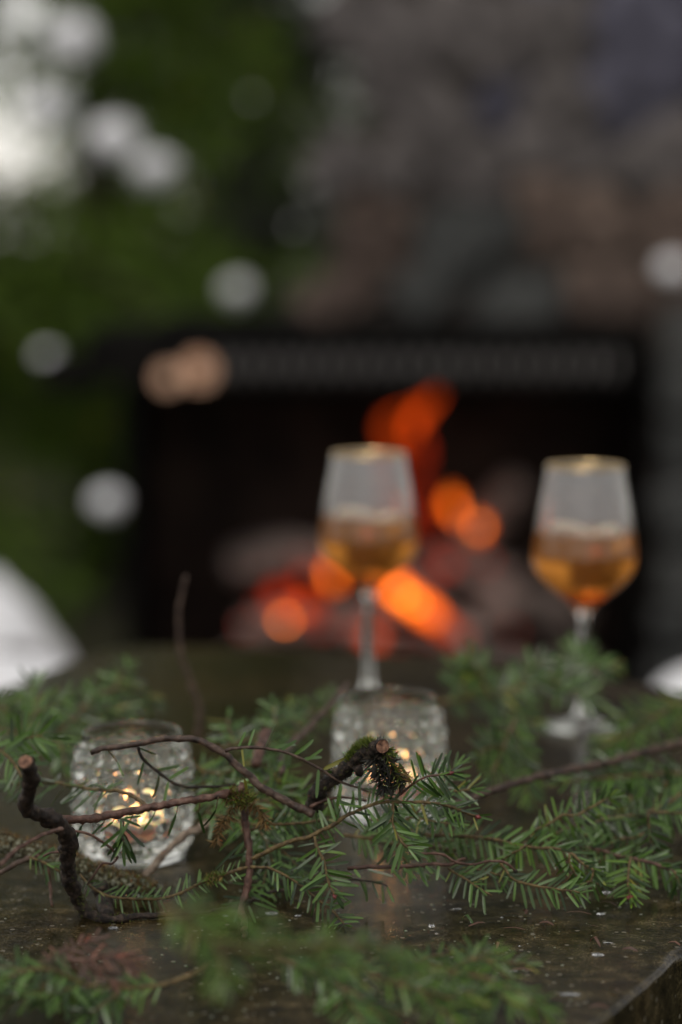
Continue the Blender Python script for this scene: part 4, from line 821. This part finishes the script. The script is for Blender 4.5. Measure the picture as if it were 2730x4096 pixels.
r2 = empty('fir_bough', path([('J', [(820, 635)])], 1.44)[0], 'fir bough leaning along the right side with hanging rows of needles', 'fir branch', 'fir boughs on the table')
RM = dict(L=.0165, gap=.003, hang=.45, lift=0, nrm=(0, -.9, .4), drop=.06)
twig(r2, path([('J', [(120, 850), (220, 820), (400, 765), (560, 700), (720, 660), (820, 635), (940, 615), (1060, 600), (1180, 580), (1300, 550), (1390, 500), (1568, 395), (1700, 320)])], 1.40, 1.52), .0008, .0016, 'young_stem', RM, 'stem')
twig(r2, path([('J', [(160, 745), (280, 710), (400, 650), (500, 585), (620, 590), (700, 545), (800, 492), (910, 432)])], 1.42), .0009, .0006, 'young_stem', dict(RM, L=.013, mat='fresh_needle'), 'twig')
twig(r2, path([('J', [(1240, 760), (1120, 790), (1000, 800), (880, 775), (720, 770), (560, 770)])], 1.46), .0010, .0007, 'young_stem', RM, 'twig')
twig(r2, path([('J', [(1265, 570), (1272, 680), (1290, 780), (1300, 860), (1302, 950)])], 1.43), .0008, .0005, 'young_stem', dict(RM, L=.015, hang=.1, nrm=(.1, -1, .2)), 'twig')
twig(r2, path([('J', [(1320, 560), (1450, 560), (1568, 570), (1680, 590)])], 1.46), .0009, .0006, 'young_stem', RM, 'twig')
twig(r2, path([('J', [(1300, 540), (1340, 470), (1400, 380), (1440, 280)])], 1.52), .0014, .0011, 'young_stem', dict(RM, top=.2), 'twig')
twig(r2, path([('J', [(1160, 560), (1120, 480), (1100, 410)])], 1.52), .0012, .001, 'young_stem', dict(RM, drop=.5), 'twig')
r3 = empty('fir_bough', path([('J', [(1110, 970)])], 1.42)[0], 'fir bough at lower right ending in a bright green tuft over the stone', 'fir branch', 'fir boughs on the table')
twig(r3, path([('J', [(500, 860), (700, 880), (840, 900), (960, 940), (1110, 970), (1250, 1000), (1400, 1050), (1568, 1130), (1700, 1190)])], 1.44, 1.40), .0008, .0011, 'red_bark', dict(RM, L=.0145), 'stem')
twig(r3, path([('J', [(1110, 960), (1092, 1060), (1085, 1160), (1095, 1250), (1108, 1312)])], 1.40, 1.375), .0008, .0006, 'young_stem', dict(L=.0150, gap=.0026, hang=.12, nrm=(0, -1, .3), single=True, mat='fresh_needle', tipfan=7), 'twig', buds=True)
twig(r3, path([('J', [(1500, 1090), (1530, 1160), (1560, 1240)])], 1.40), .0008, .0006, 'young_stem', dict(RM, L=.014), 'twig')
twig(r3, path([('J', [(900, 920), (860, 1010), (840, 1080)])], 1.43), .0008, .0006, 'young_stem', dict(RM, L=.014), 'twig')

# ---- fillers behind the focus, mid depth
mid = dict(L=.016, gap=.0036, hang=.15, lift=.1, drop=.1, top=.2)
bough('fir bough behind the bent twig between the two candle holders', path([('O', [(-60, 900), (120, 850), (350, 760), (560, 660), (720, 560)])], 1.50, 1.58), .0014, .0009, mid, 3, sub_len=.035, seed=1, nrm=(0, -.7, .7))
bough('bright fir spray tucked under the bent twig at centre', path([('O', [(200, 1500), (420, 1440), (620, 1380), (860, 1330)])], 1.44, 1.46), .0010, .0007, dict(mid, mat='fresh_needle'), 4, sub_len=.03, seed=2)
bough('shaded fir spray under the level twig and moss knot', path([('H', [(60, 560), (180, 600), (330, 640), (520, 680), (700, 760)])], 1.45, 1.43), .0010, .0007, mid, 3, sub_len=.03, seed=3, nrm=(0, -.5, .87))
bough('shaded fir spray behind the drooping central fan', path([('H', [(540, 720), (600, 860), (640, 980), (680, 1180)])], 1.42, 1.41), .0009, .0006, mid, 2, sub_len=.025, seed=4, nrm=(0, -.5, .87))
bough('dark fir spray under the red budded tip right of the mossy stub', path([('I', [(150, 620), (350, 640), (560, 600), (780, 400), (1080, 350)])], 1.41, 1.40), .0010, .0007, mid, 3, sub_len=.03, seed=6, nrm=(0, -.5, .87))
bough('fir spray lying low behind the brown twig at centre right', path([('I', [(-60, 760), (200, 800), (450, 850), (720, 880), (980, 900)])], 1.43, 1.42), .0012, .0008, mid, 3, sub_len=.028, seed=7, nrm=(0, -.5, .87))
bough('fir bough hanging off the left edge beside the dark forked stick', path([('K', [(-160, 830), (0, 912), (80, 970), (150, 1060), (198, 1135)])], 1.44, 1.42), .0011, .0008, dict(mid, L=.019), 1, sub_len=.04, seed=9, nrm=(.2, -.9, .3))
bough('blurred fir bough rising behind the left candle holder with upright needles', path([('K', [(300, 1050), (450, 840), (560, 700), (680, 600), (760, 500), (860, 410), (960, 370), (1100, 340), (1250, 380), (1400, 470)])], 1.60, 1.70), .0015, .001, dict(mid, L=.018), 3, sub_len=.05, seed=10, nrm=(0, -.75, .65))
bough('blurred fir spray between the left edge and the left candle holder', path([('K', [(-80, 700), (100, 740), (300, 760), (480, 800), (560, 900), (580, 1040)])], 1.62, 1.56), .0012, .0009, dict(mid, L=.018), 1, sub_len=.04, seed=11)
bough('green tuft at the far left edge above the needles', path([('K', [(-120, 480), (-40, 500), (40, 520), (80, 560)])], 1.62), .0010, .0007, dict(mid, L=.018, mat='fresh_needle'), 0, seed=13)
bough('fir spray filling the gap right of the left candle holder', path([('A', [(1180, 560), (1280, 600), (1400, 620), (1520, 560)])], 1.52, 1.48), .0010, .0007, mid, 5, sub_len=.045, seed=15, nrm=(0, -.5, .87))
bough('short fir tuft at the left rim of the central candle holder', path([('B', [(700, 420), (790, 320), (880, 200), (980, 130)])], 1.66, 1.72), .0010, .0007, dict(mid, mat='fresh_needle'), 2, sub_len=.035, seed=16)
# back right, over the foot of the right glass
back = dict(L=.019, gap=.0034, hang=.1, lift=.1, drop=.04)
bough('blurred fir bough lying across the foot of the right wine glass', path([('C', [(300, 270), (450, 250), (600, 220), (760, 190), (920, 140), (1060, 100), (1190, 90)])], 1.74, 1.78), .0016, .001, back, 5, sub_len=.045, seed=20, nrm=(0, -.8, .6))
bough('blurred fir spray pointing up right of the central candle holder', path([('C', [(590, 235), (550, 150), (520, 90), (480, 30)])], 1.74), .0011, .0008, dict(back, mat='fresh_needle'), 1, sub_len=.03, seed=21, nrm=(0, -.5, .87))
bough('blurred fir spray hanging between the central candle holder and the long branch', path([('C', [(720, 350), (680, 430), (650, 520), (590, 640)])], 1.62, 1.56), .0011, .0008, dict(back, mat='fresh_needle'), 2, sub_len=.05, seed=23, nrm=(.3, -.9, .2))
bough('blurred fir bough sweeping in from the right edge below the snow', path([('C', [(1700, 230), (1540, 280), (1400, 360), (1280, 430), (1150, 500)])], 1.72, 1.66), .0015, .001, dict(back, mat='fresh_needle'), 3, sub_len=.04, seed=24, nrm=(0, -.5, .87))
bough('blurred fir bough under the long branch at the right edge', path([('C', [(1700, 640), (1540, 630), (1350, 640), (1150, 655), (960, 680)])], 1.60, 1.54), .0014, .0009, back, 3, sub_len=.04, seed=25, nrm=(0, -.5, .87))
# ---- foreground, close to the lens
fg = dict(L=.016, gap=.0030, hang=.2, lift=.05, drop=.06, top=.3, wide=1.2)
GF = 'foreground fir sprays'
bough('out of focus fir sprig bending down with an orange bud at lower centre', path([('M', [(80, 50), (220, 120), (340, 200), (430, 280), (500, 380), (520, 460), (522, 560)])], 1.02, 1.0), .0014, .0009, dict(fg, mat='fresh_needle'), 1, GF, sub_len=.045, seed=30, nrm=(0, -.38, .92))
bough('out of focus fir bough across the lower middle', path([('M', [(520, 330), (700, 340), (850, 330), (1050, 335), (1250, 300), (1450, 330)]), ('N', [(400, 340), (560, 410), (720, 450)])], 1.0, 1.06), .0012, .0008, dict(fg, mat='fresh_needle'), 4, GF, sub_len=.022, seed=31, nrm=(0, -.38, .92))
bough('out of focus fir bough slanting down at bottom centre', path([('M', [(880, 400), (1100, 500), (1250, 570), (1400, 640), (1540, 740), (1640, 850)])], 1.15, 1.13), .0014, .0009, dict(fg, L=.016), 2, GF, sub_len=.03, seed=32, nrm=(0, -.38, .92))
bough('out of focus fir spray above the stone at lower right of centre', path([('N', [(450, 420), (700, 440), (900, 460), (1050, 420), (1200, 430), (1400, 450)])], 1.19, 1.20), .0010, .0007, dict(fg, mat='fresh_needle', L=.013), 4, GF, sub_len=.022, seed=33, nrm=(0, -.38, .92))
bough('out of focus fir spray trailing to the bottom right', path([('N', [(700, 480), (900, 510), (1100, 540), (1300, 620), (1440, 710), (1560, 830)])], 1.15, 1.14), .0010, .0007, dict(fg, mat='fresh_needle', L=.014), 3, GF, sub_len=.025, seed=34, nrm=(0, -.38, .92))
bough('out of focus fir spray at the bottom edge right of centre', path([('N', [(300, 520), (550, 600), (750, 650), (900, 700), (1030, 780)])], 1.13, 1.12), .0010, .0007, dict(fg, mat='fresh_needle', L=.015), 3, GF, sub_len=.028, seed=35, nrm=(0, -.38, .92))
bough('soft fir bough along the lower left edge with hanging needles', path([('L', [(1480, 440), (1330, 525), (1200, 572), (1050, 602), (900, 610), (750, 602), (600, 600), (420, 630), (200, 650), (0, 690), (-120, 720)])], 1.19, 1.17), .0012, .0008, dict(fg, L=.016, t0=.25), 2, GF, sub_len=.03, seed=37, u0=.4, nrm=(0, -.38, .92))
bough('soft fir spray in the lower left corner', path([('L', [(640, 610), (520, 560), (400, 500), (250, 480), (100, 520), (-60, 580)])], 1.18, 1.16), .0010, .0007, fg, 2, GF, sub_len=.03, seed=38, nrm=(0, -.38, .92))
bough('brown dead fir spray lying out of focus at lower left', path([('L', [(200, 450), (380, 430), (560, 420), (760, 400), (880, 450), (960, 520)])], 1.19, 1.19), .0011, .0008, dict(fg, mat='dead_needle', L=.012), 3, GF, sub_len=.022, seed=39, mat='red_bark', nrm=(0, -.38, .92))

mb = MB(); rg = random.Random(77)
for _ in range(380):
    p = ground(rg.uniform(0, 2730), rg.uniform(3480, 4096)); r_ = rg.choice((.00025, .0003, .0004, .0006, .0008))
    if (p - CEN).length > .38 and p.x > .12: continue
    blob(mb, p + Vector((0, 0, r_*.2)), r_, 5, 3, .5, 2, rg.random()*50, squash=(1.3, 1.3, .5))
tag(mb.build('grit', 'lichen'), 'fine pale grit scattered over the wet stone', 'grit', kind='stuff')
# ------------------------------------------------------------------ LITTER ON THE STONE
rl = random.Random(21)
def fallen(reg, x, y, ln, ang, lab, mat='dead_needle', arch=.25, wd=.0016):
    ox, oy, k = REG[reg]; p = ground(ox + x*k, oy + y*k, .0009); vs_, fs = needle_verts(ln, wd, 0)
    M = Matrix.Translation(p) @ Matrix.Rotation(ang, 4, 'Z') @ Matrix.Rotation(rl.uniform(-.7, .7), 4, 'Y')
    vv = []
    for v_ in vs_: u = v_.y/ln; q = M @ Vector((v_.x + .12*ln*math.sin(u*3), v_.y - ln/2, arch*ln*math.sin(u*math.pi)*.5 + .0006)); vv.append(Vector((q.x, q.y, max(q.z, .0004))))
    mb = MB(); mb.add(vv, fs); return tag(mb.build('fallen_needle', mat), lab, 'needle', 'fallen needles on the stone')
FL = [('N', 1000, 165, .011, .6, 'upright curled pale needle leaning against a red one on the stone', 'fir_needle', .9), ('N', 1060, 180, .012, -1.0, 'red brown needle crossing the curled pale one on the stone', 'dead_needle', .4),
      ('N', 1190, 335, .007, .1, 'short orange needle standing alone above the foreground spray', 'dead_needle', .9), ('N', 1320, 212, .013, 1.35, 'dark red needle lying flat right of the crossed pair', 'dead_needle', .1),
      ('N', 1545, 178, .009, 1.2, 'orange brown curved needle right of the dark red one', 'dead_needle', .3), ('N', 1300, 105, .010, 1.5, 'thin brown needle flat under the drooping sprig', 'dead_needle', .1),
      ('N', 1388, 95, .006, .1, 'tiny red needle stub upright under the drooping sprig', 'dead_needle', .8), ('J', 640, 1475, .015, 1.3, 'long orange needle below the flat drooping sprig', 'dead_needle', .1),
      ('J', 900, 1392, .012, 1.0, 'thick red brown needle below the bright tuft', 'dead_needle', .2), ('E', 1180, 428, .010, .5, 'orange needle arched up from the stone near the right side', 'dead_needle', .9),
      ('E', 1335, 455, .009, 1.2, 'red brown needle near the right edge of the stone', 'dead_needle', .3), ('E', 1532, 427, .008, .9, 'short red needle at the far right of the stone', 'dead_needle', .3),
      ('E', 1170, 350, .006, 1.4, 'small tan flake needle in the middle of the bare stone', 'dead_needle', .2), ('E', 1195, 712, .010, 1.5, 'soft pinkish needle near the table corner at the bottom', 'dead_needle', .2),
      ('E', 1260, 632, .007, .8, 'blurred red needle by the table corner', 'dead_needle', .3), ('E', 850, 548, .013, 1.5, 'blurred brown needle right of the foreground spray', 'dead_needle', .1)]
for f in FL: fallen(*f)
def drop(reg, x, y, rx, ry, h, lab, mat='water', seed=0, cat='water drop', grp='water drops on the stone'):
    ox, oy, k = REG[reg]; p = ground(ox + x*k, oy + y*k, 0); mb = MB(); n1, n2 = 5, 20; rx *= .7; ry *= .7; h *= .7
    for i in range(n1 + 1):
        for j in range(n2):
            u = i/n1; a = 2*math.pi*j/n2; q = 1 + .35*noise.noise(Vector((math.cos(a)*1.4, math.sin(a)*1.4, seed*3.1)))
            mb.v.append(Vector((p.x + rx*u*q*math.cos(a), p.y + ry*u*q*math.sin(a), .0002 + h*math.sqrt(max(0, 1 - u*u)))))
    for i in range(n1):
        for j in range(n2): j2 = (j+1) % n2; mb.f.append((i*n2+j, (i+1)*n2+j, (i+1)*n2+j2, i*n2+j2)); mb.mi.append(0)
    mb.f.append(tuple(n1*n2 + j for j in reversed(range(n2)))); mb.mi.append(0)
    return tag(mb.build('water_drop' if mat == 'water' else 'glare_spot', mat), lab, cat, grp)  # non-water spots are wet stone with painted sky glare
drop('N', 745, 188, .0028, .0035, .0022, 'large clear water bead near the centre of the wet stone', seed=1)
drop('N', 780, 240, .0012, .0016, .001, 'small water bead just below the large bead', seed=2)
drop('D', 505, 352, .004, .005, .0008, 'shallow water pool at the foot of the forked stick', 'glare', 3, 'glare', 'wet spots with painted glare')
drop('J', 840, 1475, .0035, .004, .0008, 'wet spot with painted pale glare below the bright tuft beside the red needle', 'glare', 4, 'glare', 'wet spots with painted glare')
drop('J', 890, 1282, .005, .004, .0008, 'painted pale glare on the wet stone left of the bright tuft', 'glare', 5, 'glare', 'wet spots with painted glare')
drop('E', 1235, 418, .0045, .0014, .0005, 'thin strip of painted pale glare right of the arched orange needle', 'glare', 6, 'glare', 'wet spots with painted glare')
drop('E', 1190, 472, .0055, .0045, .0008, 'wet patch with painted pale glare below the arched orange needle', 'glare', 7, 'glare', 'wet spots with painted glare')
drop('E', 1065, 650, .008, .004, .0008, 'long wet patch with painted pale glare near the bottom right', 'glare', 8, 'glare', 'wet spots with painted glare')
drop('E', 560, 266, .004, .002, .0004, 'thin streak of painted pale glare under the knobbly twig', 'glare', 9, 'glare', 'wet spots with painted glare')
drop('N', 1235, 127, .0014, .001, .0005, 'tiny fleck of painted white glare left of the flat brown needle', 'glare', 10, 'glare', 'wet spots with painted glare')
drop('N', 1360, 327, .0011, .001, .0006, 'tiny speck of painted white glare right of the standing orange needle', 'glare', 11, 'glare', 'wet spots with painted glare')
drop('N', 1315, 500, .0035, .002, .0006, 'painted white glare on the blurred brown needle', 'glare', 12, 'glare', 'wet spots with painted glare')
drop('H', 640, 1470, .006, .006, .0006, 'glossy wet patch under the low sprig at centre', 'glare', 13, 'glare', 'wet spots with painted glare')
drop('H', 880, 1490, .0025, .003, .0006, 'small glossy wet spot right of the centre patch', 'glare', 14, 'glare', 'wet spots with painted glare')
drop('H', 230, 1490, .003, .002, .0006, 'little glossy wet spot left of the hanging reddish twig', 'glare', 15, 'glare', 'wet spots with painted glare')
